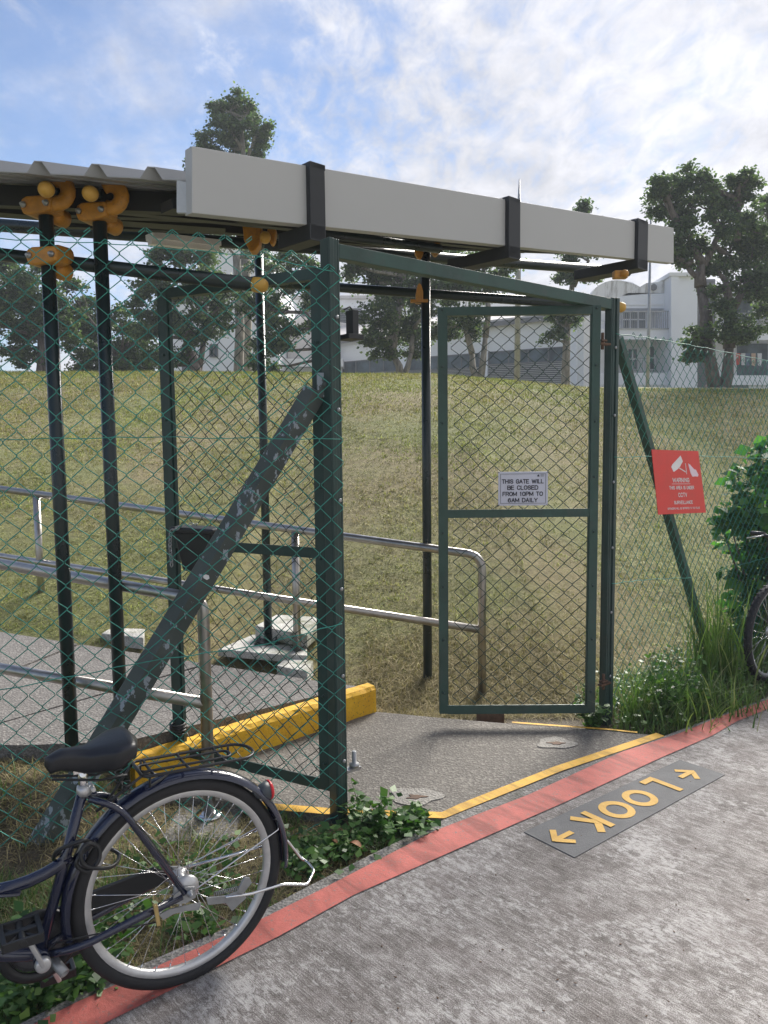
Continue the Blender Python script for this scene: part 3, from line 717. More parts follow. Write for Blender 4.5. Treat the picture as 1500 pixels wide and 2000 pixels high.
tree('leafy_tree', 'dark leafy tree at the far left edge, its trunk left of the first pipe post', 24, (78, 742), (82, 660),
     [(20, 520, 28), (10, 570, 50), (65, 565, 42), (30, 625, 45), (95, 610, 38), (40, 675, 34), (60, 700, 24), (125, 610, 30), (-60, 600, 60), (-50, 670, 45), (130, 650, 24), (60, 650, 28)], 11, dens=1.35)
tree('leafy_tree', 'bushy low tree seen between the two pipe posts on the left', 25.5, (262, 744), (235, 700),
     [(135, 570, 26), (165, 605, 34), (150, 650, 34), (190, 650, 36), (215, 690, 40), (160, 700, 36), (235, 620, 28), (255, 660, 34), (285, 700, 30), (285, 640, 24), (190, 722, 26), (240, 722, 26), (280, 725, 22)], 12, dens=1.3)
tree('leafy_tree', 'spreading tree behind the inward open gate leaf, trunk beside the white block', 22.5, (378, 745), (372, 690),
     [(310, 510, 26), (350, 495, 34), (395, 500, 34), (300, 560, 36), (345, 555, 42), (395, 560, 40), (440, 590, 34), (320, 620, 36), (365, 640, 36), (420, 640, 28), (290, 650, 30), (300, 705, 22), (270, 600, 24), (345, 690, 22)], 13, tr=.2, dens=1.3, limbs=[(378, 740, 362, 660, .14), (385, 740, 402, 640, .1)])
tree('tall_tree', 'very tall slim tree whose crown stands above the left end of the white fascia', 29, (478, 745), (479, 480),
     [(455, 205, 26), (425, 210, 16), (485, 215, 26), (500, 245, 24), (440, 240, 26), (470, 250, 28), (415, 272, 24), (515, 275, 20), (450, 290, 30), (490, 300, 28), (400, 300, 18), (425, 330, 26), (378, 320, 14), (372, 345, 12), (480, 345, 30), (455, 380, 30), (420, 365, 22), (510, 345, 20)], 14, tr=.22, size=.095, dens=1.15, mat_t=m_barkp, limbs=[(479, 520, 470, 230, .12), (476, 360, 410, 290, .07), (478, 320, 505, 240, .06)])
tree('pale_trunk_tree', 'tree with a straight pale trunk left of the tall tree, leaves hidden in its neighbours', 28, (465, 745), (462, 500),
     [(500, 505, 26), (440, 480, 26), (520, 540, 30)], 24, tr=.17, mat_t=m_barkp)
tree('leafy_tree', 'tree with a curving trunk just left of the main gate post', 23.5, (632, 746), (617, 660),
     [(505, 600, 34), (545, 640, 36), (520, 680, 34), (560, 560, 30), (600, 575, 30), (540, 600, 30), (500, 715, 20), (625, 640, 24), (590, 520, 30), (630, 545, 26), (555, 500, 26), (640, 590, 22), (530, 725, 16)], 15, dens=1.2, limbs=[(620, 660, 596, 610, .09), (618, 650, 605, 560, .09)])
tree('leafy_tree', 'dense tree with a forked pale trunk behind the open doorway', 23, (783, 749), (783, 735),
     [(700, 500, 34), (740, 510, 42), (790, 510, 40), (715, 545, 34), (765, 560, 40), (740, 610, 44), (770, 650, 42), (790, 600, 40), (735, 660, 26), (815, 640, 30), (820, 560, 36), (745, 690, 20), (805, 685, 20), (830, 600, 24), (690, 520, 22)], 16, tr=.19, mat_t=m_barkp,
     limbs=[(783, 742, 766, 690, .13), (766, 692, 780, 600, .11), (785, 742, 803, 690, .1), (803, 690, 808, 640, .08), (778, 620, 790, 540, .09)])
tree('leafy_tree', 'tree with a V shaped trunk seen through the upper half of the open gate leaf', 23.5, (936, 752), (934, 740),
     [(860, 510, 32), (900, 500, 38), (945, 515, 36), (985, 530, 28), (875, 560, 36), (920, 560, 36), (960, 570, 30), (900, 610, 36), (880, 640, 24), (850, 640, 22), (990, 500, 20), (925, 650, 14)], 17, tr=.17, mat_t=m_barkp,
     limbs=[(934, 745, 922, 690, .12), (922, 690, 905, 620, .1), (938, 745, 948, 660, .12), (948, 660, 950, 560, .1)])
tree('slender_tree', 'slender tree at the right side of the gate leaf, crown topping the fascia', 26, (1104, 756), (1108, 640),
     [(1140, 408, 14), (1130, 430, 20), (1160, 445, 18), (1110, 500, 22), (1145, 490, 26), (1120, 535, 28), (1155, 540, 20), (1100, 535, 18), (1100, 630, 26), (1080, 660, 22), (1125, 610, 20), (1110, 585, 22), (1085, 620, 18)], 18, tr=.14, size=.085, mat_t=m_barkp,
     limbs=[(1108, 640, 1122, 470, .1), (1122, 560, 1150, 510, .06)])
tree('big_tree', 'large twisting tree on the right with several thick trunks above the fence', 22, (1395, 790), (1392, 755),
     [(1295, 355, 26), (1335, 350, 28), (1370, 350, 24), (1300, 395, 30), (1345, 395, 34), (1380, 385, 24), (1315, 435, 30), (1345, 440, 26), (1325, 470, 22), (1290, 375, 18),
      (1445, 350, 20), (1465, 355, 18), (1430, 380, 26), (1400, 400, 28), (1440, 410, 34), (1410, 440, 34), (1450, 460, 36), (1470, 500, 40), (1430, 500, 38), (1480, 440, 30), (1400, 520, 26),
      (1320, 500, 24), (1345, 510, 24), (1370, 480, 16), (1375, 530, 22), (1450, 550, 40), (1490, 560, 36), (1400, 570, 26), (1420, 600, 24),
      (1430, 640, 34), (1460, 650, 26), (1355, 655, 24), (1365, 680, 20), (1400, 650, 24), (1350, 700, 12)], 19, tr=.26, size=.088, dens=1.05,
     limbs=[(1398, 770, 1380, 660, .20), (1380, 660, 1368, 560, .19), (1368, 560, 1372, 510, .17), (1372, 515, 1345, 460, .13), (1375, 520, 1405, 450, .10), (1360, 540, 1335, 510, .08),
            (1410, 770, 1424, 680, .20), (1424, 680, 1425, 590, .17), (1425, 600, 1418, 550, .13), (1428, 610, 1460, 550, .12), (1440, 470, 1443, 390, .09)])
tree('big_tree', 'dark tree cut off by the right edge of the view behind the large twisting tree', 25, (1540, 790), (1535, 640),
     [(1495, 390, 24), (1510, 430, 40), (1540, 400, 40), (1500, 480, 36), (1560, 470, 60), (1520, 540, 45), (1580, 560, 60), (1500, 600, 26), (1540, 620, 40)], 20, tr=.22)
spike()

# ------------------------------------------------------------------ chain link fences, posts, gates
P1 = gz(660, 1592)[:2]; PR = gz(1182, 1399)[:2]
def chain(name, O, U, S0, S1, bot, top, p, h, r, mat, parent, nrm, sag=0.0, seed=1, barbs=True, shear=0.0):
    """chain link: zig-zag wires in the plane O + U*s + z"""
    g = np.random.default_rng(seed); mb = MB(); O = np.array(O, float); U = np.array(U, float); nrm = np.array(nrm, float)
    nw = int((S1 - S0) / (p / 2))
    ph = g.uniform(0, 6.28, 6)
    def warp(s, z):
        return (0.006 * math.sin(s * 5.1 + ph[0] + z * 2) + 0.005 * math.sin(z * 6.3 + ph[1] + s * 3), 0.006 * math.sin(s * 4.3 + ph[2]) + 0.004 * math.sin(z * 7 + s * 9 + ph[3]), 0.008 * math.sin(s * 3 + z * 2.2 + ph[4]))
    for k in range(nw):
        s0 = S0 + k * p / 2
        zb, zt = bot(s0), top(s0); j0 = int(math.ceil(zb / (h / 2))); j1 = int(math.floor(zt / (h / 2)))
        pts = []
        for j in range(j0, j1 + 1):
            right = (j + k) % 2 == 0; s = s0 + (p / 2 + r * 0.9 if right else -r * 0.9); z = j * h / 2
            dx, dz, dn = warp(s, z); dx += g.normal(0, 0.0012); dz += g.normal(0, 0.0012)
            sgn = 1 if right else -1
            for q, e in ((-0.10, -1), (0.10, 1)):
                ss = s - sgn * 0.0035 + dx + shear * (z - zb); zz = z + q * h / 2 + dz
                pts.append(np.append(O[:2] + U[:2] * ss, zz) + nrm * (dn + e * r * 1.3))
        if len(pts) > 3:
            if barbs:
                e = pts[-1]; sg = 1 if (j1 + k) % 2 == 0 else -1
                pts.append(e + np.append(U[:2] * (-sg) * 0.022, -0.018) )
            mb.tube(pts, r, 4, cap=False)
    return mb.build(name, mat, parent)

# --- gate frame: two posts and a top beam across the opening
gateframe = thing('gateway', 'dark green steel door frame across the opening, two posts and a top rail', 'gate frame', (*P1, 0))
gu = unit(PR - P1); gn = V(gu[1], -gu[0])        # gn points towards the path
gu3, gn3 = V(*gu, 0), V(*gn, 0)
def post(P, z1, w1, w2, name='post', flip=1):
    mb = MB(); c = V(*P, 0)
    fu = gu3; fn = gn3
    mb.box(c + V(0, 0, (z1 - .2) / 2), w1, w2, z1 + .2, fu, fn)
    mb.box(c + fn * (w2 / 2 + .004) - fu * flip * w1 * .22 + V(0, 0, z1 / 2), w1 * .5, .007, z1, fu, fn)     # channel lip
    mb.box(c + fu * flip * (w1 / 2 + .006) + fn * w2 * .2 + V(0, 0, z1 / 2), .010, w2 * .55, z1, fu, fn)
    o = mb.build(name, m_green, gateframe, bevel=.003)
    for z in np.arange(.25, z1, .37):
        bm_ = MB(); bm_.lathe(c + fn * (w2 / 2 + .008) + fu * flip * w1 * .22 + V(0, 0, z), fn, [(.0085, 0), (.0085, .004), (.004, .007)], 8)
        bm_.build('bolt', m_galv, o)
    return o
post(P1, 2.41, .046, .058); post(PR, 2.37, .050, .056, flip=-1)
mb = MB(); mb.bar(V(*(P1 + gu * .035), 2.365), V(*(PR - gu * .035), 2.335), .050, .058); mb.build('top_rail', m_greenl, gateframe, bevel=.003)

# --- the leaf opened towards the path side (right)
def leaf(name, label, H, F, zb, zt, zm, mat_w, seed, sgn=1, fr=m_greenl, fl=.045):
    H = np.array(H); F = np.array(F); u = unit(F - H); L = np.linalg.norm(F - H); u3 = V(*u, 0); n3 = V(u[1], -u[0], 0)
    if n3[1] > 0: n3 = -n3
    root = thing(name, label, 'gate', (*H, zb), 'gate leaves of the gateway')
    O = V(*H, 0)
    for s in (0.0, L):
        mb = MB(); c = O + u3 * s
        ss = 1 if s == 0 else -1
        mb.box(c + V(0, 0, (zb + zt) / 2) + n3 * .012, fl, .006, zt - zb, u3, n3); mb.box(c - u3 * ss * (fl / 2 - .003) + V(0, 0, (zb + zt) / 2) - n3 * .012, .006, fl, zt - zb, u3, n3)
        mb.box(c + u3 * ss * (fl / 2 + .0) - n3 * .004 + V(0, 0, (zb + zt) / 2), .012, .02, zt - zb, u3, n3)
        st = mb.build('stile', fr, root)
        for z in np.arange(zb + .12, zt, .3):
            b = MB(); b.lathe(c + n3 * .015 + V(0, 0, z), n3, [(.007, 0), (.007, .004), (.003, .006)], 8); b.build('bolt', m_green, st)
    for z, wd, nm in ((zb + .022, .05, 'bottom_rail'), (zm, .045, 'middle_rail'), (zt - .022, .045, 'top_rail')):
        mb = MB(); a, b = O + u3 * (fl / 2) + V(0, 0, z), O + u3 * (L - fl / 2) + V(0, 0, z)
        mb.bar(a + n3 * .010, b + n3 * .010, .006, wd); mb.bar(a - n3 * .012 - V(0, 0, wd / 2 - .004), b - n3 * .012 - V(0, 0, wd / 2 - .004), .045, .006)
        mb.build(nm, fr, root)
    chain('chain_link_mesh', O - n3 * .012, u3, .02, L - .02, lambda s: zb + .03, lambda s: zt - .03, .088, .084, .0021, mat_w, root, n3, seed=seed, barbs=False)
    return root, O, u3, n3, L
HR = gz(1152, 1396, 0.0)[:2]; 
hr = gz(1153, 1382, .10)[:2]; fr_ = gz(866, 1384, .10)[:2]
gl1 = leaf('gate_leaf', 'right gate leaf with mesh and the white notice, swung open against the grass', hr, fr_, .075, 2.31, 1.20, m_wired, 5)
hl = P1 + V(-.05, .06); fl_ = gz(352, 1468, .10)[:2]
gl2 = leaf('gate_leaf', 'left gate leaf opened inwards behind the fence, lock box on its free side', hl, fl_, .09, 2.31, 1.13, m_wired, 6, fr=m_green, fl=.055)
# hinges on the right post, bolt bracket on the left post
def hinge(px, py, root, name='hinge'):
    c = gp(px, py, V(*PR, 0), gn3) + gn3 * .03
    mb = MB(); mb.box(c, .09, .03, .012, gu3, gn3); mb.box(c + V(0, 0, .018) - gu3 * .01, .05, .028, .010, gu3, gn3); mb.tube([c - V(0, 0, .03) - gu3 * .01, c + V(0, 0, .06) - gu3 * .01], .009, 8)
    mb.build(name, m_rust, root, bevel=.002)
hinge(1170, 673, gl1[0]); hinge(1172, 1333, gl1[0])
mb = MB(); c = gz(690, 1512, .17) ; c = V(*(P1 + gu * .07), .20)
mb.box(c - V(0, 0, .015), .09, .035, .012, gu3, gn3); mb.lathe(c + gu3 * .02, (0, 0, 1), [(.022, -.008), (.022, .006), (.010, .008), (.010, .06), (.007, .062)], 12)
mb.build('drop_bolt_bracket', m_galv, gateframe)
c = V(*(P1 + gu * .075), 2.03) + V(.02, .02, .05)
mb = MB(); mb.box(c - V(0, 0, .05), .075, .09, .02, gu3, gn3); mb.box(c + gu3 * .012 + V(0, 0, .01), .03, .05, .10, gu3, gn3); mb.tube([c + V(0, 0, .06) - gu3 * .03, c + V(0, 0, .075) , c + V(0, 0, .05) + gu3 * .03], .004, 6)
mb.build('lock_hasp', m_beam, gateframe, bevel=.004)

# --- left fence
LF0 = V(*P1); LF1 = V(-1.62, 2.86); lu = unit(LF1 - LF0); lu3 = V(*lu, 0); ln3 = V(lu[1], -lu[0], 0); ln3 = -ln3 if ln3[1] > 0 else ln3
left = thing('left_fence', 'green chain link fence panel on the left behind the bicycle', 'fence', (*LF0, 0), 'chain link fences')
chain('chain_link_mesh', V(*LF0, 0) + ln3 * .045, lu3, -.035, 3.2, lambda s: .02 + .01 * math.sin(s * 9), lambda s: 2.33 + .02 * math.sin(s * 6) + .08 * min(1, s / .5), .098, .092, .0019, m_wire, left, ln3, seed=3)
def tiewire(pxs, mat=m_wire, r=.0018, par=left, off=.052, P=None, n=None, name='line_wire'):
    P = V(*LF0, 0) if P is None else P; n = ln3 if n is None else n
    mb = MB(); g = [gp(x, y, P + n * off, n) for x, y in pxs]
    pts = []
    for a, b in zip(g[:-1], g[1:]):
        for k in range(8): pts.append(lerp(a, b, k / 8) + V(0, 0, .003 * math.sin(k * 1.9 + a[0] * 7)))
    pts.append(g[-1]); mb.tube(pts, r, 5); mb.build(name, mat, par)
tiewire([(-300, 470), (0, 466), (250, 478), (500, 500), (650, 530)]); tiewire([(-300, 862), (0, 858), (300, 854), (665, 858)])
tiewire([(-300, 1400), (0, 1348), (300, 1290), (500, 1262), (668, 1218)], m_wire, .0022, off=.058); tiewire([(500, 1662), (600, 1620), (660, 1592)])
# left end post out of frame
mb = MB(); q = LF0 + lu * 3.2; mb.box(V(q[0], q[1], 1.1), .07, .07, 2.5, lu3, ln3); mb.build('post', m_green, left, bevel=.003)
# diagonal brace (angle section with chipped paint)
def angle_bar(a, b, w1, w2, side, fwd, mat, par, t=.008, name='brace'):
    a, b = np.array(a), np.array(b); Y = unit(b - a); F = unit(np.array(fwd) - Y * np.dot(fwd, Y)); X = np.cross(Y, F) * side; L = np.linalg.norm(b - a)
    mb = MB(); c = (a + b) / 2
    mb.box(c, w1, t, L, X, F, Y)                 # leg facing the path
    mb.box(c - X * (w1 / 2 - t / 2) - F * (w2 / 2 + t * .5 + .0015), t, w2, L, X, F, Y)
    return mb.build(name, mat, par, bevel=.0015)
ba = gp(618, 762, V(*LF0, 0) - ln3 * .0, ln3); bb = gp(20, 1755, V(*LF0, 0), ln3)
def ridge_bar(a, b, wa, wb, depth, mat, par, ln):
    """flat hipped brace: two faces meeting in a ridge towards the path"""
    a, b = np.array(a), np.array(b); Y = unit(b - a); X = unit(np.cross(Y, ln)); mb = MB()
    X = -X if X[0] < 0 else X
    prof = [(-.5, 0), (-.06, depth), (.5, .25 * depth), (.5, -.2 * depth), (-.02, .7 * depth - .012), (-.5, -.012)]
    vs = []; n = len(prof)
    for P_, w_ in ((a, wa), (b, wb)):
        for x, d in prof: vs.append(P_ + X * x * w_ + ln * d)
    fs = [(i, (i + 1) % n, n + (i + 1) % n, n + i) for i in range(n)] + [tuple(range(n))[::-1], tuple(range(n, 2 * n))]
    mb.add(vs, fs); o = mb.build('brace', mat, par, bevel=.002); return o
br = ridge_bar(ba - ln3 * .03, bb - ln3 * .03, .098, .118, .030, m_brace, left, ln3)
mb = MB(); c = gp(634, 752, V(*LF0, 0), ln3) - ln3 * .01; mb.box(c, .06, .012, .10, lu3, ln3); mb.lathe(c + ln3 * .01, ln3, [(.014, 0), (.014, .008), (.007, .009), (.007, .02)], 6); mb.build('gusset_plate', m_brace, left, bevel=.002)
mb = MB(); c = gp(403, 1127, V(*LF0, 0) + ln3 * .004, ln3)
mb.prism([c + lu3 * a + V(0, 0, b) for a, b in ((-.012, -.006), (-.002, -.012), (.011, -.004), (.012, .006), (.002, .011), (-.010, .006))], ln3 * .0015); mb.build('sticker_scrap', m_white, br)

# --- right fence
RF0 = PR.copy(); RF1 = PR + V(1.03, .97) * 4.5; ru = unit(RF1 - RF0); ru3 = V(*ru, 0); rn3 = V(ru[1], -ru[0], 0)
right = thing('right_fence', 'green chain link fence running away to the right of the gate', 'fence', (*RF0, 0), 'chain link fences')
def rtop(s):
    return 2.19 + .02 * math.sin(s * 3)
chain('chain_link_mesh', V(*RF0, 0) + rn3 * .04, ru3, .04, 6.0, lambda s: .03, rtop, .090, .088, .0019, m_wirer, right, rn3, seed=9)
R0 = V(*RF0, 0)
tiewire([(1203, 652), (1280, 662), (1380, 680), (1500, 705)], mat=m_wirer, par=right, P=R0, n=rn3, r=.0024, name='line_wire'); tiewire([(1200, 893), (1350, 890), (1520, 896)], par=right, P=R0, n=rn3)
tiewire([(1195, 1140), (1260, 1132), (1350, 1128)], par=right, P=R0, n=rn3); tiewire([(1440, 1105), (1500, 1088)], par=right, P=R0, n=rn3)
ra = gp(1206, 660, R0 - rn3 * .03, rn3); rb = gp(1378, 1260, R0 - rn3 * .03, rn3)
mb = MB(); mb.bar(ra, rb, .05, .045, (0, 0, 1)); mb.build('brace', m_greenl, right, bevel=.002)
for s in (3.2, 6.0):
    mb = MB(); q = RF0 + ru * s; mb.box(V(q[0], q[1], 1.1), .06, .06, 2.4, ru3, rn3); mb.build('post', m_green, right, bevel=.003)

# ------------------------------------------------------------------ signs
def text_mesh(body, size, mat, name, parent, origin, X, Y, Nn, lift=.0015, bold=.0, ext=.0006, sx=1.0, align='CENTER', space=1.0):
    cu = bpy.data.curves.new(name, 'FONT'); cu.body = body; cu.size = size; cu.align_x = align; cu.align_y = 'CENTER'; cu.offset = bold; cu.extrude = ext; cu.space_character = space
    cu.resolution_u = 4
    t = bpy.data.objects.new('tmp', cu); COL.objects.link(t); bpy.context.view_layer.update()
    me = bpy.data.meshes.new_from_object(t.evaluated_get(bpy.context.evaluated_depsgraph_get())); bpy.data.objects.remove(t)
    n = len(me.vertices); co = np.empty(n * 3, np.float32); me.vertices.foreach_get('co', co); co = co.reshape(-1, 3)
    W = np.array(origin) + co[:, :1] * sx * np.array(X) + co[:, 1:2] * np.array(Y) + (co[:, 2:3] + lift) * np.array(Nn)
    me.vertices.foreach_set('co', W.astype(np.float32).ravel()); me.update(); me.materials.clear()
    return link(name, me, mat, parent, smooth=False)

GL = {'A': [[(0, 0), (.5, 1), (1, 0)], [(.2, .34), (.8, .34)]], 'B': [[(0, 0), (0, 1), (.7, 1), (.92, .88), (.92, .64), (.7, .53), (.02, .53)], [(.7, .53), (1, .4), (1, .14), (.75, 0), (0, 0)]],
 'C': [[(.97, .74), (.8, .96), (.5, 1.0), (.2, .94), (.02, .7), (.02, .3), (.2, .06), (.5, 0), (.8, .04), (.98, .28)]], 'D': [[(0, 0), (0, 1), (.55, 1), (.85, .9), (1, .65), (1, .35), (.85, .1), (.55, 0), (0, 0)]],
 'E': [[(.95, 1), (0, 1), (0, 0), (1, 0)], [(0, .53), (.85, .53)]], 'F': [[(.95, 1), (0, 1), (0, 0)], [(0, .52), (.8, .52)]],
 'G': [[(.95, .76), (.78, .96), (.5, 1.0), (.2, .94), (.02, .7), (.02, .3), (.2, .06), (.5, 0), (.8, .05), (.97, .2), (.97, .46), (.55, .46)]], 'H': [[(0, 0), (0, 1)], [(1, 0), (1, 1)], [(0, .52), (1, .52)]],
 'I': [[(.5, 0), (.5, 1)]], 'L': [[(0, 1), (0, 0), (.95, 0)]], 'M': [[(0, 0), (0, 1), (.5, .15), (1, 1), (1, 0)]], 'N': [[(0, 0), (0, 1), (1, 0), (1, 1)]],
 'O': [[(.5, 1), (.2, .94), (0, .68), (0, .32), (.2, .06), (.5, 0), (.8, .06), (1, .32), (1, .68), (.8, .94), (.5, 1)]], 'P': [[(0, 0), (0, 1), (.7, 1), (.97, .87), (.97, .6), (.7, .47), (0, .47)]],
 'R': [[(0, 0), (0, 1), (.7, 1), (.97, .87), (.97, .63), (.7, .5), (0, .5)], [(.6, .5), (1, 0)]], 'S': [[(.95, .76), (.75, .97), (.3, .99), (.06, .84), (.06, .65), (.3, .54), (.72, .47), (.96, .34), (.96, .15), (.7, .01), (.25, .02), (.03, .24)]],
 'T': [[(0, 1), (1, 1)], [(.5, 1), (.5, 0)]], 'U': [[(0, 1), (0, .28), (.2, .04), (.5, 0), (.8, .04), (1, .28), (1, 1)]], 'V': [[(0, 1), (.5, 0), (1, 1)]], 'W': [[(0, 1), (.25, 0), (.5, .9), (.75, 0), (1, 1)]],
 'Y': [[(0, 1), (.5, .45), (1, 1)], [(.5, .45), (.5, 0)]], '0': [[(.5, 1), (.15, .9), (.02, .5), (.15, .1), (.5, 0), (.85, .1), (.98, .5), (.85, .9), (.5, 1)]], '1': [[(.2, .75), (.55, 1), (.55, 0)]],
 '6': [[(.9, .82), (.55, 1), (.2, .88), (.04, .5), (.04, .25), (.25, .03), (.6, 0), (.92, .2), (.9, .48), (.6, .62), (.25, .56), (.06, .34)]]}
GW = {'I': .18, 'M': .86, 'W': 1.08, '1': .42, ' ': .42, 'L': .56, 'E': .62, 'F': .58, 'T': .66}
def stroke_text(txt, cap, width, wt, mat, root, c, X, Y, n, lift):
    # lettering cut from strokes: cap height, total width and stroke weight in metres
    adv = [GW.get(ch, .70) for ch in txt]; tot = sum(adv) + .22 * (len(txt) - 1); k = width / tot; x = -width / 2; mb = MB(); q = 0
    for ch, a in zip(txt, adv):
        for st in GL.get(ch, []):
            P = [np.array(c) + X * (x + p[0] * a * k) + Y * (p[1] - .5) * (cap - wt) for p in st]
            for i in range(len(P) - 1):
                u = unit(P[i + 1] - P[i]); e = np.cross(n, u) * wt / 2; z = n * (lift + .00012 * (q % 7)); q += 1
                mb.prism([P[i] - u * wt * .4 - e + z, P[i + 1] + u * wt * .4 - e + z, P[i + 1] + u * wt * .4 + e + z, P[i] - u * wt * .4 + e + z], n * .0005)
        x += (a + .22) * k
    return mb.build('lettering', mat, root)
def gate_notice():
    root_leaf, O, u3, n3, L = gl1
    X = -u3 if u3[0] < 0 else u3; n = n3
    g = [gp(x, y, O + n * .02, n) for x, y in ((973, 921), (1070, 922), (1070, 987), (973, 987))]
    c = sum(g) / 4; w_, h_ = np.linalg.norm(g[1] - g[0]), np.linalg.norm(g[3] - g[0]); Z = V(0, 0, 1)
    root = thing('gate_notice', 'white notice with dark lettering about the closing hours on the open gate leaf', 'sign', c)
    mb = MB(); mb.box(c, w_, .004, h_, X, n, Z); pb = mb.build('sign_board', m_signw, root, bevel=.001)
    mb = MB(); q = c + n * .0028; iw, ih = w_ / 2 - .012, h_ / 2 - .012
    for a, b in (((-iw, -ih), (iw, -ih)), ((iw, -ih), (iw, ih)), ((iw, ih), (-iw, ih)), ((-iw, ih), (-iw, -ih))):
        p, r = q + X * a[0] + Z * a[1], q + X * b[0] + Z * b[1]; mb.bar(p, r, .0016, .0016, n)
    mb.build('border', m_ink, root)
    for i, (s, wd) in enumerate((('THIS GATE WILL', .83), ('BE CLOSED', .61), ('FROM 10PM TO', .80), ('6AM DAILY', .59))):
        stroke_text(s, .132 * h_, wd * w_, .0043, m_ink, root, c + Z * (.215 - .185 * i) * h_ - X * .002, X, Z, n, .0026)
    mb = MB(); e = c + X * (w_ / 2 - .052) + Z * (h_ / 2 - .022) + n * .0025
    mb.prism([e + X * a + Z * b for a, b in ((-.006, -.005), (.006, -.005), (.004, .001), (.001, .007), (-.003, .003), (-.006, .002))], n * .001)
    for k in range(4): mb.bar(e + X * .012 + Z * (.006 - k * .0034), e + X * (.032 - .004 * (k % 2)) + Z * (.006 - k * .0034), .001, .0016, n)
    mb.build('small_crest', m_ink, root)
    mb = MB()
    for a in (-1, 1):
        for b in (-1, 1): mb.tube([c + X * a * (w_ / 2 - .006) + Z * b * (h_ / 2 - .006) + n * .004, c + X * a * (w_ / 2 + .004) + Z * b * (h_ / 2 + .006) + n * .001], .0018, 5)
    mb.build('tie', m_black, root)
gate_notice()
def cctv_sign():
    P = R0 + rn3 * .055; g = [gp(x, y, P, rn3) for x, y in ((1272, 878), (1363, 881), (1378, 1001), (1285, 1005))]
    tl, tr, brr, bl = g; X = unit((tr - tl) + (brr - bl)); dn = unit((bl - tl) + (brr - tr)); Z = -dn; c = sum(g) / 4
    root = thing('warning_sign', 'faded red warning sign about surveillance hanging on the right fence', 'sign', c)
    mb = MB(); mb.prism([tl, bl, brr, tr], rn3 * .003); mb.build('sign_board', m_signr, root)
    w_ = np.linalg.norm(tr - tl); h_ = np.linalg.norm(bl - tl)
    def at(u, v, l=.0045): # u,v in 0..1 from top-left
        return lerp(lerp(tl, tr, u), lerp(bl, brr, u), v) + rn3 * l
    def row(u, v):
        return unit(lerp(tr, brr, v) - lerp(tl, bl, v))
    for s, v, wd, ht, b in (('WARNING', .465, .36, .078, .0006), ('THIS AREA IS UNDER', .585, .54, .060, .0003), ('CCTV', .70, .19, .075, .0006), ('SURVEILLANCE', .82, .41, .060, .0004), ('OFFENDERS WILL BE REPORTED TO THE POLICE', .915, .72, .035, .0002)):
        stroke_text(s, ht * h_ * .95, wd * w_, ht * h_ * (.15 if ht > .05 else .12), m_white, root, at(.53, v, .0), row(.5, v), Z, rn3, .0038)
    mb = MB(); mb.bar(at(.33, .525), at(.72, .525), .0025, .001, rn3); mb.build('underline', m_white, root)
    mb = MB(); mb.prism([at(u, v, .0035) for u, v in ((.58, .08), (.615, .17), (.555, .235), (.545, .25), (.49, .29), (.40, .335), (.387, .33), (.354, .26), (.384, .22))], rn3 * .001)
    for a, b in (((.52, .275), (.65, .336)), ((.665, .20), (.667, .37))): mb.bar(at(*a), at(*b), .006, .001, rn3)
    mb.build('camera_symbol', m_white, root)
    mb = MB(); mb.prism([at(u, v, .0035) for u, v in ((.727, .20), (.77, .22), (.80, .25), (.845, .29), (.888, .30), (.91, .345), (.93, .375), (.915, .41), (.86, .405), (.79, .41), (.755, .35))], rn3 * .001)
    mb.build('torn_sticker', m_pink, root)
cctv_sign()

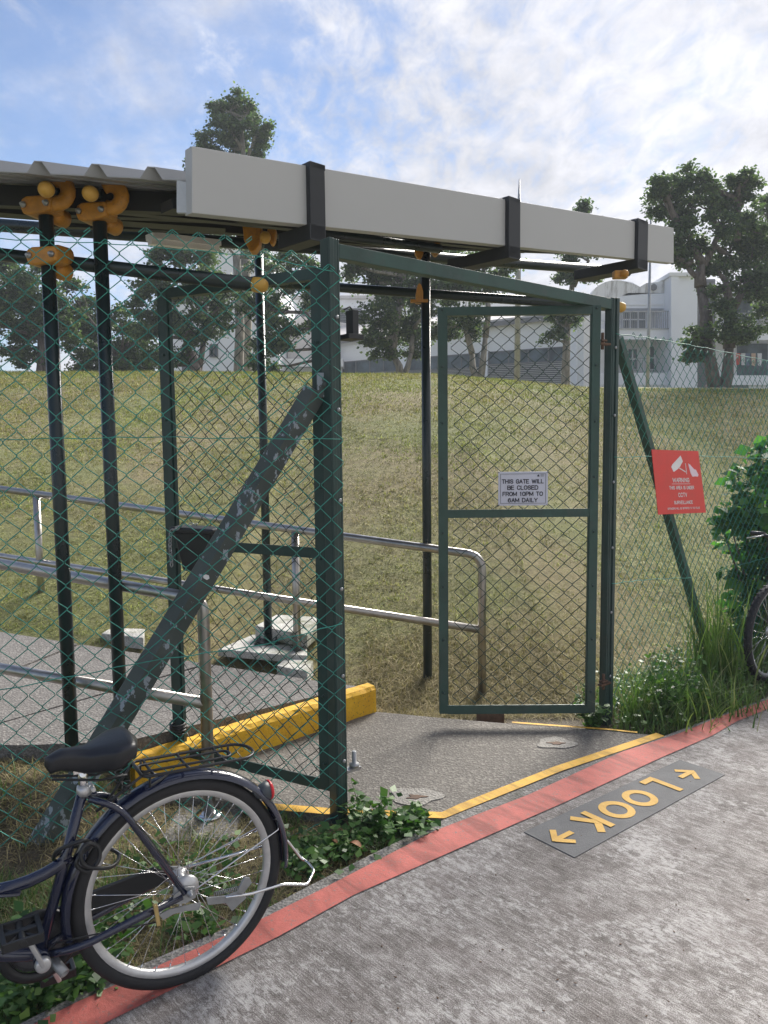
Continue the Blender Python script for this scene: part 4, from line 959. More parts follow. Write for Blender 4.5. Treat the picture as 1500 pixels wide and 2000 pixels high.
# stencilled pad on the path
def look_pad():
    A = [gz(*p)[:2] for p in ((1023, 1626), (1328, 1485), (1416, 1514), (1122, 1676))]
    c = sum(A) / 4; X = unit((A[0] - A[1]) + (A[3] - A[2])); Y = V(-X[1], X[0]); X3, Y3 = V(*X, 0), V(*Y, 0)
    L = (np.linalg.norm(A[0] - A[1]) + np.linalg.norm(A[3] - A[2])) / 2; H = (np.linalg.norm(A[0] - A[3]) + np.linalg.norm(A[1] - A[2])) / 2
    root = thing('pavement_stencil', 'grey painted rectangle on the path lettered LOOK between two arrows', 'floor sign', (*c, 0))
    mb = MB(); mb.prism([(p[0], p[1], .0015) for p in A], (0, 0, .0015)); mb.build('painted_ground', m_pad, root)
    cc = V(*c, 0)
    cnt = [0]
    def stroke(pts, wd, name):
        cnt[0] += 1; mb = MB(); lift = .0046 + .0006 * (cnt[0] % 3)
        for i, (a, b) in enumerate(zip(pts[:-1], pts[1:])):
            a, b = np.array(a, float), np.array(b, float); d = unit(b - a); e = V(-d[1], d[0]) * wd / 2; a2 = a - d * wd * .4 * (i > 0); b2 = b
            q = [cc + X3 * p[0] + Y3 * p[1] + V(0, 0, lift + i * .0003) for p in (a2 - e, b2 - e, b2 + e, a2 + e)]; mb.prism(q, (0, 0, .0006))
        mb.build(name, m_pal, root)
    h = H * .64; wdt = H * .135
    lets = {'L': (-.225, [(-.11, .5), (-.11, -.5), (.22, -.5)])}
    s = h
    def at(cx, pts): return [(cx * L + x * s, y * s) for x, y in pts]
    def ring(cx):
        mb = MB(); n = 28; vs = []
        for i in range(n):
            a = 2 * math.pi * i / n
            for k in (0.5, 0.5 - wdt / s * .5):
                rx, ry = k * s * .98, k * s * 1.02
                if k < .5: rx, ry = (.5 * s * .98 - wdt), (.5 * s * 1.02 - wdt)
                vs.append(cc + X3 * (cx * L + rx * math.cos(a)) + Y3 * ry * math.sin(a) + V(0, 0, .0050))
        fs = [(2 * i, 2 * ((i + 1) % n), 2 * ((i + 1) % n) + 1, 2 * i + 1) for i in range(n)]
        mb.add(vs, fs); mb.build('letter', m_pal, root)
    stroke(at(-.20, [(-.22, .5), (-.22, -.5), (.28, -.5)]), wdt, 'letter')
    ring(-.045); ring(.105)
    mb0 = at(.255, [(-.24, .5), (-.24, -.5)]); stroke(mb0, wdt, 'letter'); stroke(at(.255, [(.26, .5), (-.2, .0)]), wdt, 'letter'); stroke(at(.255, [(-.12, .10), (.30, -.5)]), wdt, 'letter')
    for cx, sg in ((-.375, -1), (.415, 1)):
        stroke(at(cx, [(-.32 * sg, 0), (.32 * sg, 0)]), wdt * .8, 'arrow'); stroke(at(cx, [(.0 * sg, .38), (.36 * sg, 0), (.0 * sg, -.38)]), wdt * .8, 'arrow')
look_pad()

# ------------------------------------------------------------------ canopy
shelter = thing('walkway_canopy', 'covered walkway roof with white fascia on dark pipe posts with yellow clamps', 'canopy', (0, 4, 0))
def axis_d(px, py, d):
    r = ray(px, py); return CC + r * d
LB = axis_d(375, 416, 3.0); RB = axis_d(1316, 514, 5.75)
fd = unit((RB - LB)[:2]); fn = V(fd[1], -fd[0], 0); fd3 = V(*fd, 0)
FQ = lambda px, py, off=0: gp(px, py, LB + fn * off, fn)
tl_, tr2, br2, bl2 = FQ(375, 285), FQ(1316, 445), FQ(1316, 514), FQ(375, 416)
mb = MB(); mb.prism([tl_, tr2, br2, bl2], -fn * .055); mb.build('fascia', m_fascia, shelter, bevel=.003)
slope = unit(RB - LB)
rdir = slope                      # direction the roof sheet runs, rising away from the path
nr = unit(np.cross(slope, V(-.98, -.12, 0)));  nr = -nr if nr[2] < 0 else nr
# side return of the fascia
p0, p1 = FQ(376, 357, -.03), FQ(376, 416, -.03); q0 = axis_d(345, 352, 3.02); q1 = axis_d(345, 415, 3.02)
mb = MB(); mb.prism([p0, p1, q1, q0], (0, .02, 0)); mb.build('fascia_return', m_fascia2, shelter)
mb = MB()
for x0, y0, x1, y1 in ((375, 286, 1316, 446), ):
    pass
# black U brackets
def ubracket(xl, xr, yt, yb, back, drop):
    a = FQ(xl, yt, .012); b = FQ(xr, yt, .012); c = FQ(xr, yb, .012); d = FQ(xl, yb, .012)
    w_ = np.linalg.norm((b - a)[:2])
    mb = MB(); cx = (a + b + c + d) / 4
    hgt = np.linalg.norm(a - d)
    top, bot = (a + b) / 2, (c + d) / 2
    mb.box((top + bot) / 2, w_ * .8, .03, hgt, fd3, fn)
    e = bot + V(0, 0, .03)
    mb.bar(e + fn * .015, e - fn * back, w_ * .8, .07)
    f = top - V(0, 0, .012); mb.bar(f + fn * .015, f - fn * .1, w_ * .8, .024)
    mb.build('bracket', m_beam, shelter, bevel=.002)
ubracket(598, 635, 320, 470, .22, 0); ubracket(987, 1015, 387, 505, .45, 0); ubracket(1240, 1264, 430, 526, .5, 0)
# corrugated roof sheet
E0 = axis_d(378, 352, 3.03)
def roof():
    e = unit(V(-1.0, -.18, 0)); g = rdir; n = unit(np.cross(g, e)); n = -n if n[2] < 0 else n
    prof = [(0, 0)]; s = 0.118
    while s < 3.0:
        prof += [(s, 0), (s + .028, .042), (s + .055, .042), (s + .085, 0)]; s += .207
    prof.append((s, 0)); mb = MB(); k = len(prof); vs = []
    for t in (0.0, 1.7, 3.9):
        for a, b in prof: vs.append(E0 + e * a + g * t + n * b)
    for t in (0.0, 1.7, 3.9):
        for a, b in prof: vs.append(E0 + e * a + g * t + n * (b - .004))
    fs = [(i * k + j, i * k + j + 1, (i + 1) * k + j + 1, (i + 1) * k + j) for i in (0, 1) for j in range(k - 1)]
    fs += [(i * k + j, i * k + j + 1, (i + 1) * k + j + 1, (i + 1) * k + j) for i in (3, 4) for j in range(k - 1)]
    fs += [(j, j + 1, 3 * k + j + 1, 3 * k + j) for j in range(k - 1)] + [(2 * k + j, 2 * k + j + 1, 5 * k + j + 1, 5 * k + j) for j in range(k - 1)]
    mb.add(vs, fs); mb.build('roof_sheet', m_roof, shelter)
    # purlins under the sheet
    for t, dz in ((.62, -.055), (1.3, -.05), (2.6, -.05), (3.8, -.05)):
        a = E0 + g * t + n * dz - e * .0; mb = MB(); mb.bar(a, a + e * 3.0, .05, .085); mb.build('purlin', m_beam, shelter)
    for s in (0.05, .95, 1.9):
        a = E0 + e * s + g * .65 - n * .075; mb = MB(); mb.bar(a, a + g * 3.1, .05, .045); mb.build('rafter', m_beam, shelter)
    return e, g, n
re_, rg, rn = roof()
# pipe posts
PR_ = .029
def pole(x, y, z0, z1, base=False):
    mb = MB(); mb.tube([V(x, y, z0), V(x, y, z1)], PR_, 20); o = mb.build('pipe_post', m_pipe, shelter)
    if base:
        mb = MB(); mb.box(V(x, y, z0 + .008), .17, .17, .016)
        for a in (-1, 1):
            for b in (-1, 1): mb.lathe(V(x + a * .065, y + b * .065, z0 + .012), (0, 0, 1), [(.014, 0), (.014, .02), (.007, .022), (.007, .045)], 6)
        mb.build('base_plate', m_pipe, o)
    return V(x, y, 0)
def collar(c, ang=0, name='clamp', big=1.0, cap_dir=None):
    """yellow bolt-on collar with a lug"""
    mb = MB(); c = np.array(c)
    mb.lathe(c, (0, 0, 1), [(.036 * big, -.034), (.046 * big, -.026), (.049 * big, .0), (.046 * big, .026), (.036 * big, .034)], 16)
    d = V(math.cos(ang), math.sin(ang), 0); mb.bar(c, c + d * .085 * big, .05 * big, .045 * big)
    mb.lathe(c + d * .085 * big, np.cross(d, (0, 0, 1)), [(.026, -.028), (.032, -.015), (.032, .015), (.026, .028)], 12)
    return mb.build(name, m_clamp, shelter, bevel=.004)
def hook(c, d1, d2, R=.05, r=.02, a0=-120, a1=100, name='clamp'):
    mb = MB(); c = np.array(c, float); pts = []
    for k in range(13):
        a = R_(a0 + (a1 - a0) * k / 12); pts.append(c + np.array(d1) * R * math.cos(a) + np.array(d2) * R * math.sin(a))
    mb.tube(pts, [r] * 13, 10, flat=1.7); return mb.build(name, m_clamp, shelter)
def egg(c, d, r=.03, name='end_cap'):
    mb = MB(); mb.lathe(c, d, [(r * .98, -.03), (r * 1.02, -.01), (r, .005), (r * .86, .02), (r * .55, .031), (0.0001, .036)], 18); return mb.build(name, m_cap, shelter)
def pipe(a, b, r=PR_, name='pipe_rail', caps=(0, 0)):
    mb = MB(); mb.tube([a, b], r, 18); o = mb.build(name, m_pipe, shelter)
    d = unit(np.array(b) - np.array(a))
    if caps[0]: egg(a, -d, r * 1.08)
    if caps[1]: egg(b, d, r * 1.08)
    return o
pa = gy(118, 1000, 3.3); pA = pole(pa[0] , 3.3, 0.0, 2.60); pb = gy(219, 1000, 3.35); pB = pole(pb[0], 3.35, 0.0, 2.60)
C0 = gy(527, 1250, 5.3); pC = pole(C0[0] - .01, 5.3, float(ground_z(C0[0], 5.3)) + .06, 2.92, True)
D0 = gz(835, 1338); pD = pole(D0[0], 4.9, -.1, 2.78)
camdir = V(0.05, -1, 0)
# upper clamps on the two near posts: stub pipes with end caps pointing at the path
def topjoint(P, px, py, ysz, hookpx):
    c = gy(px, py, P[1] - .16); back = gy(px + 25, py + 3, P[1] + .35)
    pipe(c, back, PR_, 'stub_pipe', (1, 0))
    h = gy(hookpx[0], hookpx[1], P[1] - .04); hook(h, V(1, 0, 0), V(0, 0, 1), .048, .019, -115, 125)
topjoint(pA, 90, 370, 0, (110, 374)); topjoint(pB, 176, 378, 0, (215, 384))
def saddle_clamp(P, z, lx=.0, name='clamp', ang=-.2, big=1.15):
    mb = MB(); c = V(P[0] + lx, P[1], z)
    X = V(math.cos(ang), math.sin(ang), 0); Y = V(-X[1], X[0], 0)
    prof = [(-.075, -.010), (-.066, -.034), (-.03, -.040), (.04, -.034), (.072, -.026), (.078, .012), (.07, .034), (-.045, .036), (-.07, .026)]
    mb.prism([c - Y * .048 + X * a * big * .82 + V(0, 0, b) for a, b in prof], Y * .096); o = mb.build(name, m_clamp, shelter, bevel=.009)
    q = c - Y * .049
    for a in (-.052, .052):
        mb = MB(); mb.lathe(q + X * a, -Y, [(.013, 0), (.013, .009), (.006, .010), (.006, .022)], 6); mb.build('bolt', m_galv, o)
    return o
zA = gy(85, 405, pA[1])[2]; saddle_clamp(pA, zA, -.012); zB = gy(195, 415, pB[1])[2]; saddle_clamp(pB, zB - .005, -.01)
zA2 = gy(92, 503, pA[1])[2]; saddle_clamp(pA, zA2, 0)
for (P, px, py, dz) in ((pA, 116, 425, 0), (pA, 121, 498, 0), (pA, 120, 530, 0), (pB, 218, 440, 0)):
    c = gy(px, py, P[1] + .07); mb = MB(); mb.lathe(c, (0.3, 1, 0), [(.020, -.05), (.036, -.03), (.038, .03), (.025, .045)], 14); mb.build('clamp_lug', m_clamp, shelter)
# long rails
a = gy(-250, 470, 3.1) ; l1a = gy(-300, 462, pA[1] - .35); l1b = gy(508, 557, 3.29)
l1m = gy(100, 509, 3.45); dd = unit(l1b - l1m); pipe(l1m - dd * 1.2, l1b, PR_, 'pipe_rail', (0, 1))
u_a = gy(-200, 425, 4.3); u_b = gy(640, 503, 6.0); dd = unit(u_b - u_a); pipe(u_a, gy(1228, 531, 6.3), PR_ * 1.25, 'pipe_rail')
c2a = V(pC[0], pC[1] + .06, gy(520, 551, pC[1] + .06)[2]); c2b = gy(1212, 600, 5.0); pipe(c2a, c2b, PR_ * 1.05, 'pipe_rail', (0, 1))
pipe(gy(612, 452, 4.1), gy(858, 486, 4.75), PR_ * .95, 'stub_pipe')
# small lower beams beneath the roof at left
pipe(gy(-100, 436, 5.4), gy(420, 472, 5.4), .02, 'pipe_rail')
# dark valance beam behind the fascia
mb = MB(); mb.bar(gy(-150, 392, 3.75), gy(440, 436, 4.05), .10, .08); mb.build('eave_beam', m_beam, shelter)
mb = MB(); mb.bar(gy(-200, 368, 3.72), gy(380, 396, 3.85), .05, .10); mb.build('eave_beam', m_beam, shelter)
mb = MB(); mb.bar(bl2 - fn * .2 + V(0, 0, .07), br2 - fn * .2 + V(0, 0, .07) - fd3 * .3, .10, .04); mb.build('edge_beam', m_beam, shelter)
# clamps at posts C and D
def diamond_clamp(c, w_=.06, h_=.11, t=.07, name='clamp'):
    mb = MB(); c = np.array(c); prof = [(-.5, .3), (-.2, .5), (.35, .5), (.5, .2), (.35, -.3), (.1, -.5), (-.15, -.5), (-.45, -.15)]
    mb.prism([c + V(a * w_ * 1.1, -t / 2, b * h_ * 1.3) for a, b in prof], (0, t, 0)); return mb.build(name, m_clamp, shelter, bevel=.006)
pc_top = V(pC[0], pC[1], gy(500, 462, pC[1])[2])
diamond_clamp(gy(495, 463, 4.42), .095, .135, .09); egg(gy(518, 463, 4.36), (.2, -1, 0), .031); diamond_clamp(gy(532, 462, 4.42), .045, .075, .06)
pipe(gy(510, 463, 4.42), V(pC[0], pC[1], 2.86), PR_ * .9, 'stub_pipe')
diamond_clamp(gy(819, 492, pD[1]), .055, .075, .06); diamond_clamp(gy(850, 487, pD[1]), .06, .065, .06)
mb = MB(); c = gy(819, 575, pD[1] - .05); mb.prism([c + V(a, 0, b) for a, b in ((-.022, -.045), (.024, -.045), (.024, .02), (.012, .06), (.0, .07), (-.012, .055), (-.02, .01))], (0, .09, 0)); mb.box(c + V(0, .03, -.035), .11, .03, .02); mb.build('clamp', m_clamp, shelter, bevel=.004)
mb = MB(); c = gy(1211, 537, 5.2); mb.box(c, .09, .06, .05); mb.lathe(c + V(.02, -.03, 0), (0, -1, 0), [(.03, 0), (.02, .03), (.0001, .04)], 12); mb.build('clamp', m_clamp, shelter, bevel=.006)
mb = MB(); a, b = gy(292, 462, 4.6), gy(424, 477, 4.9); mb.bar(a, b, .10, .035); mb.bar(a + V(0, 0, -.03), b + V(0, 0, -.03), .05, .03)
tag(mb.build('strip_light', m_white), 'white fluorescent strip light fixed under the roof left of the gate post', 'light')

# ------------------------------------------------------------------ handrails
def bend(pts, r, n=6):
    out = [np.array(pts[0], float)]
    for a, b, c in zip(pts[:-2], pts[1:-1], pts[2:]):
        a, b, c = map(np.array, (a, b, c)); d1, d2 = unit(a - b), unit(c - b); p, q = b + d1 * r, b + d2 * r
        for k in range(n + 1):
            t = k / n; out.append((1 - t) ** 2 * p + 2 * t * (1 - t) * b + t * t * q)
    out.append(np.array(pts[-1], float)); return out
HRR = .026
far = thing('far_handrail', 'stainless steel handrail along the grass side of the ramp, ending in a rounded bend', 'handrail', (.6, 4.8, 0), 'handrails of the ramp')
E_ = gz(946, 1362, -.02); E_[1] = 4.72; E_[0] = gy(946, 1362, 4.72)[0]
topE = V(E_[0] - .015, 4.72, gy(930, 1085, 4.72)[2] + .0)
Lp = gy(0, 955, 5.75); Lq = lerp(topE, Lp, 1.5)
mb = MB(); mb.tube(bend([Lq, topE, V(topE[0], 4.72, -.1)], .10, 8), HRR, 16); mb.build('top_rail', m_ss, far)
l0 = V(topE[0], 4.72, gy(940, 1230, 4.72)[2]); l1 = gy(0, 1086, 5.75); mb = MB(); mb.tube([lerp(l0, l1, 1.5), l0], HRR * .95, 14); mb.build('lower_rail', m_ss, far)
def railpost(px, zb_, root, A, B, r=HRR):
    # upright under the rail where the line of sight at px meets it
    best = min((abs((lambda P: 750 + 1500 * (CM.T @ (P - CC))[0] / -(CM.T @ (P - CC))[2])(lerp(A, B, t)) - px), t) for t in np.linspace(0, 1.6, 600)); P = lerp(A, B, best[1])
    mb = MB(); mb.tube([V(P[0], P[1], zb_), P - V(0, 0, .01)], r, 14); mb.lathe(V(P[0], P[1], zb_ + .0), (0, 0, 1), [(.055, 0), (.055, .008), (.03, .010)], 14); mb.build('upright', m_ss, root); return P
Pm = railpost(575, .17, far, topE, Lp)
railpost(70, .34, far, topE, Lp)
near = thing('near_handrail', 'stainless steel handrail nearest the fence, ending beside the inward gate leaf', 'handrail', (-.8, 3.25, 0), 'handrails of the ramp')
nb = gz(400, 1592, 0); YN = 3.24
NE = V(gy(397, 1200, YN)[0], YN, gy(388, 1172, YN)[2]); NL = gy(0, 1101, 3.62)
mb = MB(); mb.tube(bend([lerp(NE, NL, 2.0), NE, V(NE[0], YN, -.04)], .06, 8), .026, 18); mb.build('top_rail', m_ss, near)
n0 = V(NE[0], YN, gy(385, 1374, YN)[2]); n1 = gy(0, 1305, 3.62); mb = MB(); mb.tube([lerp(n0, n1, 2.0), n0], .026, 16); mb.build('lower_rail', m_ss, near)
mb = MB(); mb.lathe(V(NE[0], YN, -.03), (0, 0, 1), [(.06, 0), (.06, .01), (.035, .014)], 16); mb.build('base_cover', m_chrome, near)
mb = MB(); mb.lathe(V(NE[0], YN, -.03), (0, 0, 1), [(.10, -.03), (.10, 0)], 4); 
# ------------------------------------------------------------------ footings
def footing(pxs, z, th, label, mat=m_foot, legs=None):
    g = [gz(x, y, z) for x, y in pxs]; c = sum(g) / len(g)
    mb = MB(); mb.prism([p - V(0, 0, th) for p in g], (0, 0, th))
    o = mb.build('concrete_block', mat, None, bevel=.006); tag(o, label, 'concrete block', 'concrete blocks beside the ramp'); return o
zf = float(ground_z(C0[0], 5.3)) + .06
footing([(425, 1268), (500, 1236), (598, 1246), (600, 1280), (540, 1278)], zf, .05, 'low pale concrete slab carrying the base plate of the third pipe post')
footing([(498, 1222), (540, 1200), (640, 1206), (600, 1240)], .30, .09, 'taller mossy concrete block behind the handrail upright, left of the main gate post')
footing([(540, 1300), (560, 1284), (612, 1290), (600, 1312)], .175, .1, 'small dark concrete pad under the middle handrail upright')
footing([(198, 1237), (215, 1226), (283, 1228), (280, 1246)], .33, .08, 'small rough concrete block on the far edge of the ramp behind the second pipe post')
footing([(930, 1392), (935, 1382), (985, 1384), (985, 1394)], .02, .1, 'low weathered timber coloured block under the bottom rail of the open gate leaf', m_rust)
# concrete strip under the fence beside the near upright
q = [(NE[0] - .16, 3.02), (NE[0] + .14, 3.05), (NE[0] + .14, 3.36), (NE[0] - .16, 3.33)]
mb = MB(); mb.prism([(x, y, -.12) for x, y in q], (0, 0, .09)); tag(mb.build('concrete_block', m_edge, None, bevel=.01), 'half buried concrete footing under the near handrail seen through the bicycle wheel', 'concrete block', 'concrete blocks beside the ramp')

# ------------------------------------------------------------------ lock box and chain
def lockbox():
    root_l, O, u3, n3, L = gl2
    c = O + u3 * (L - .07) + n3 * .03; Y = c[1]
    t = gp(375, 1040, c + n3 * .04, n3); b = gp(378, 1118, c + n3 * .04, n3)
    root = thing('lock_box', 'black plastic lock cover hanging on the free edge of the inward gate leaf', 'box', b)
    X = -u3; mb = MB()
    cx = (t + b) / 2
    top = [t + X * a * .115 - n3 * d for a, d in ((-1, 0), (1, 0), (1, .09), (-1, .09))]; bot = [b + X * a * .075 - n3 * d for a, d in ((-1, .01), (1, .01), (1, .08), (-1, .08))]
    mb.add(top + bot, [(0, 1, 2, 3), (7, 6, 5, 4), (0, 4, 5, 1), (1, 5, 6, 2), (2, 6, 7, 3), (3, 7, 4, 0)]); mb.build('box_body', m_black, root, bevel=.008)
    mb = MB(); mb.box(t - n3 * .045 + V(0, 0, .008), .26, .115, .026, X, n3); mb.build('lid', m_black, root, bevel=.008)
    # chain
    mb = MB(); p0 = t + X * -.10 + n3 * .02; path = [t + X * .03 + V(0, 0, .04) + n3 * .0, t - X * .05 + V(0, 0, .03) + n3 * .012, t - X * .112 + n3 * .02, t - X * .118 + V(0, 0, -.07) + n3 * .02, t - X * .112 + V(0, 0, -.16) + n3 * .02]
    pts = []
    for a, bb_ in zip(path[:-1], path[1:]):
        k = max(2, int(np.linalg.norm(bb_ - a) / .017))
        for i in range(k): pts.append((lerp(a, bb_, (i + .5) / k), unit(bb_ - a)))
    for i, (p, d) in enumerate(pts):
        s = unit(np.cross(d, n3)) if i % 2 else n3
        mb.tube([p + d * .013 * math.cos(a) + s * .008 * math.sin(a) for a in np.linspace(0, 2 * math.pi, 9)[:-1]], .0028, 5, closed=True)
    o = mb.build('chain', m_galv); tag(o, 'steel chain looped over the black lock cover', 'chain')
lockbox()
mb = MB(); c0 = gp(347, 1412, V(*fl_, 0) + gl2[3] * .03, gl2[3])
for k in range(5):
    mb.tube([c0 + V(.036 * math.cos(a), .036 * math.sin(a) , -.012 * k + .006 * math.sin(a + k)) for a in np.linspace(0, 2 * math.pi, 13)[:-1]], .005, 6, closed=True)
tag(mb.build('cord', m_black), 'black cord wound round the free upright of the inward gate leaf', 'cord')

# ------------------------------------------------------------------ bicycle
HUB = gz(356, 1722, .311); bF = unit(V(-.848, -.53, 0)); bN = V(-bF[1], bF[0], 0); bN = bN if bN[1] < 0 else -bN    # bN points at the viewer side
BP = lambda px, py, off=0.0: gp(px, py, HUB + bN * off, bN)
UP = V(0, 0, 1)
def torus_pts(c, r, n, a0=0, a1=360):
    return [c + bF * r * math.cos(R_(a0 + (a1 - a0) * k / n)) + UP * r * math.sin(R_(a0 + (a1 - a0) * k / n)) for k in range(n + (0 if a1 - a0 == 360 else 1))]
def wheel(root, c, R, F_, N_, spokes=36, tyre_w=.019, rim_m=m_alu, knob=False, fw=UP, seed=0):
    rt = MB(); rt.lathe(c, N_, [(R - .036, -.012), (R - .024, -tyre_w), (R - .010, -tyre_w * .92), (R - .001, -.010), (R, 0), (R - .001, .010), (R - .010, tyre_w * .92), (R - .024, tyre_w), (R - .036, .012), (R - .030, 0)], 72, closed=True)
    if knob:
        for i in range(90):
            a = 2 * math.pi * i / 90; d = F_ * math.cos(a) + fw * math.sin(a)
            rt.box(c + d * (R - .002) + N_ * (.012 if i % 2 else -.012), .010, .014, .012, np.cross(d, N_), N_, d)
    wh = rt.build('tyre', m_rubber, None)
    wroot = bpy.data.objects.new('wheel', None); COL.objects.link(wroot); wroot.parent = root; wroot.location = Vector(c) - root.location
    wh.parent = wroot; wh.matrix_parent_inverse = Matrix.Translation(-Vector(c))
    mb = MB(); mb.lathe(c, N_, [(R - .052, -.011), (R - .031, -.0125), (R - .029, -.010), (R - .034, -.004), (R - .034, .004), (R - .029, .010), (R - .031, .0125), (R - .052, .011), (R - .056, 0)], 72, closed=True)
    def pp(o): o.parent = wroot; o.matrix_parent_inverse = Matrix.Translation(-Vector(c)); return o
    pp(mb.build('rim', rim_m, None))
    mb = MB(); hr = .024
    for i in range(spokes):
        a = 2 * math.pi * i / spokes; side = 1 if i % 2 else -1; ph = (1 if (i // 2) % 2 else -1) * 1.25
        d = F_ * math.cos(a) + fw * math.sin(a); h = F_ * math.cos(a + ph) + fw * math.sin(a + ph)
        mb.tube([c + h * hr + N_ * side * .028, c + d * (R - .052) + N_ * side * .003], .0010, 5)
        mb.tube([c + d * (R - .066) + N_ * side * .003, c + d * (R - .052) + N_ * side * .003], .0021, 5)
    pp(mb.build('spokes', m_chrome, None))
    mb = MB(); mb.lathe(c, N_, [(.006, -.062), (.006, -.040), (.028, -.034), (.030, -.028), (.016, -.022), (.014, .022), (.030, .028), (.028, .034), (.006, .040), (.006, .062)], 24); pp(mb.build('hub', m_alu, None))
    return wroot
def bicycle():
    root = thing('bicycle', 'navy city bicycle with rear rack parked against the left fence', 'bicycle', (HUB[0], HUB[1], 0), 'parked bicycles')
    Rw = .312
    wheel(root, HUB, Rw, bF, bN)
    fh = HUB + bF * 1.06; wheel(root, fh, Rw, bF, bN)
    BB = BP(78, 1862); 
    seatlug = BP(158, 1560); 
    stt = seatlug + unit(seatlug - BB) * .03
    # frame
    mb = MB(); off = .062
    mb.tube([BB, lerp(BB, stt, .5), stt], .0145, 16)
    head_b = fh + UP * .36 - bF * .13; head_t = head_b + UP * .15 - bF * .055
    for a, b, c_, d, r in ((BP(140, 1700), BP(40, 1738), BP(-80, 1745), head_b + UP * .07, .017),):
        mb.tube(bend([lerp(BB, stt, .55), BP(60, 1735), BP(-60, 1745), head_b + UP * .05], .12, 6), r, 14)
    mb.tube(bend([BB, BB + bF * .12 - UP * .02 + UP * .05, head_b + UP * .0], .1, 6), .017, 14)
    mb.tube([head_b - UP * .01, head_t], .019, 14); mb.lathe(BB, bN, [(.021, -.036), (.021, .036)], 18)
    for s in (-1, 1):
        lug = seatlug - bF * .018
        mb.tube(bend([lug + bN * s * .012, lug - bF * .075 - UP * .03 + bN * s * .048, HUB + bN * s * off + UP * .0 + bF * .012], .05, 5), .0095, 10)
        mb.tube(bend([BB + bN * s * .02 - bF * .02, BB - bF * .10 + UP * .012 + bN * s * .05, HUB + bN * s * off + bF * .02 - UP * .006], .04, 4), .011, 10)
    mb.build('frame', m_navy, root)
    mb = MB()
    for s in (-1, 1):
        c = HUB + bN * s * off; mb.prism([c + bF * a + UP * b for a, b in ((.045, .008), (.012, .02), (-.016, .012), (-.018, -.02), (.01, -.028), (.05, -.018))], bN * s * .005)
        mb.lathe(c, bN * s, [(.011, .004), (.011, .012), (.0055, .014), (.0055, .024), (.003, .027)], 6)
    mb.build('dropout', m_galv, root)
    # fork + handlebar (front of the bicycle)
    mb = MB()
    for s in (-1, 1): mb.tube(bend([head_b + bN * s * .03, fh + UP * .12 - bF * .05 + bN * s * .05, fh + bN * s * .052], .06, 5), .010, 10)
    mb.tube([head_b + bN * -.04, head_b + bN * .04], .012, 10); mb.build('fork', m_navy, root)
    mb = MB(); st = head_t + UP * .17 - bF * .06; mb.tube([head_t, st], .011, 12)
    for s in (-1, 1): mb.tube(bend([st, st + bN * s * .13 + UP * .05 + bF * .03, st + bN * s * .27 - bF * .16 + UP * .05], .06, 5), .011, 12)
    mb.build('handlebar', m_chrome, root)
    for s in (-1, 1):
        mb = MB(); a = st + bN * s * .27 - bF * .16 + UP * .05; b = st + bN * s * .235 - bF * .08 + UP * .05; mb.tube([a, b], .016, 12); mb.build('grip', m_black, root)
    # mudguards
    def guard(c, a0, a1, r=.331, wd=.030):
        mb = MB(); n = 40; prof = [(-1, -.012), (-.92, -.004), (-.6, .004), (0, .008), (.6, .004), (.92, -.004), (1, -.012)]; vs = []; k = len(prof)
        for t in range(n + 1):
            a = R_(a0 + (a1 - a0) * t / n); d = bF * math.cos(a) + UP * math.sin(a)
            for x, z in prof: vs.append(c + d * (r + z) + bN * x * wd)
            for x, z in prof: vs.append(c + d * (r + z - .002) + bN * x * wd)
        fs = []
        for t in range(n):
            for j in range(k - 1):
                a = t * 2 * k + j; fs.append((a, a + 1, a + 2 * k + 1, a + 2 * k)); a += k; fs.append((a, a + 1, a + 2 * k + 1, a + 2 * k))
        mb.add(vs, fs, True); return mb.build('mudguard', m_navy, root)
    guard(HUB, -10, 188); guard(fh, 10, 150)
    # saddle
    c = BP(172, 1470, 0); nose = BP(88, 1473); tail = BP(262, 1452); sx = unit(bF); L = np.linalg.norm(nose - tail)
    mid = (nose + tail) / 2 - UP * .022; hx = unit(nose - tail); hz = np.cross(hx, bN); hz = hz if hz[2] > 0 else -hz
    mb = MB(); n = 18; k = 20; vs = []
    for i in range(n + 1):
        t = i / n; x = (t - .5) * L * 1.02         # t=0 tail, 1 nose
        w_ = np.interp(t, [0, .04, .12, .28, .45, .65, .85, .96, 1], [.02, .066, .088, .092, .062, .034, .026, .020, .004])
        topz = np.interp(t, [0, .1, .3, .55, .85, 1], [.022, .042, .030, .012, .012, -.006]); dep = np.interp(t, [0, .05, .2, .45, .7, .95, 1], [.02, .055, .088, .080, .062, .045, .008])
        for j in range(k):
            a = 2 * math.pi * j / k; cy = math.cos(a); cz = math.sin(a)
            y = w_ * np.sign(cy) * abs(cy) ** .8; z = topz + (cz * .018 if cz > 0 else cz * dep * (0.55 + .45 * abs(cy)))
            vs.append(mid + hx * x + bN * y + hz * z)
    fs = [(i * k + j, i * k + (j + 1) % k, (i + 1) * k + (j + 1) % k, (i + 1) * k + j) for i in range(n) for j in range(k)] + [tuple(range(k)), tuple(n * k + j for j in range(k))[::-1]]
    mb.add(vs, fs, True); sd_ = mb.build('saddle', m_saddle, root)
    mb = MB()
    for s in (-1, 1):
        mb.tube([mid + hx * .10 - hz * .045 + bN * s * .012, mid - hx * .02 - hz * .062 + bN * s * .02, mid - hx * .09 - hz * .05 + bN * s * .04], .0035, 6)
        h = mid - hx * .085 - hz * .055 + bN * s * .042
        mb.tube([h + V(.011 * math.cos(a), .011 * math.sin(a), -.012 - .0018 * a) for a in np.linspace(0, 8 * math.pi, 50)][:40], .002, 5)
    mb.build('saddle_springs', m_black, sd_)
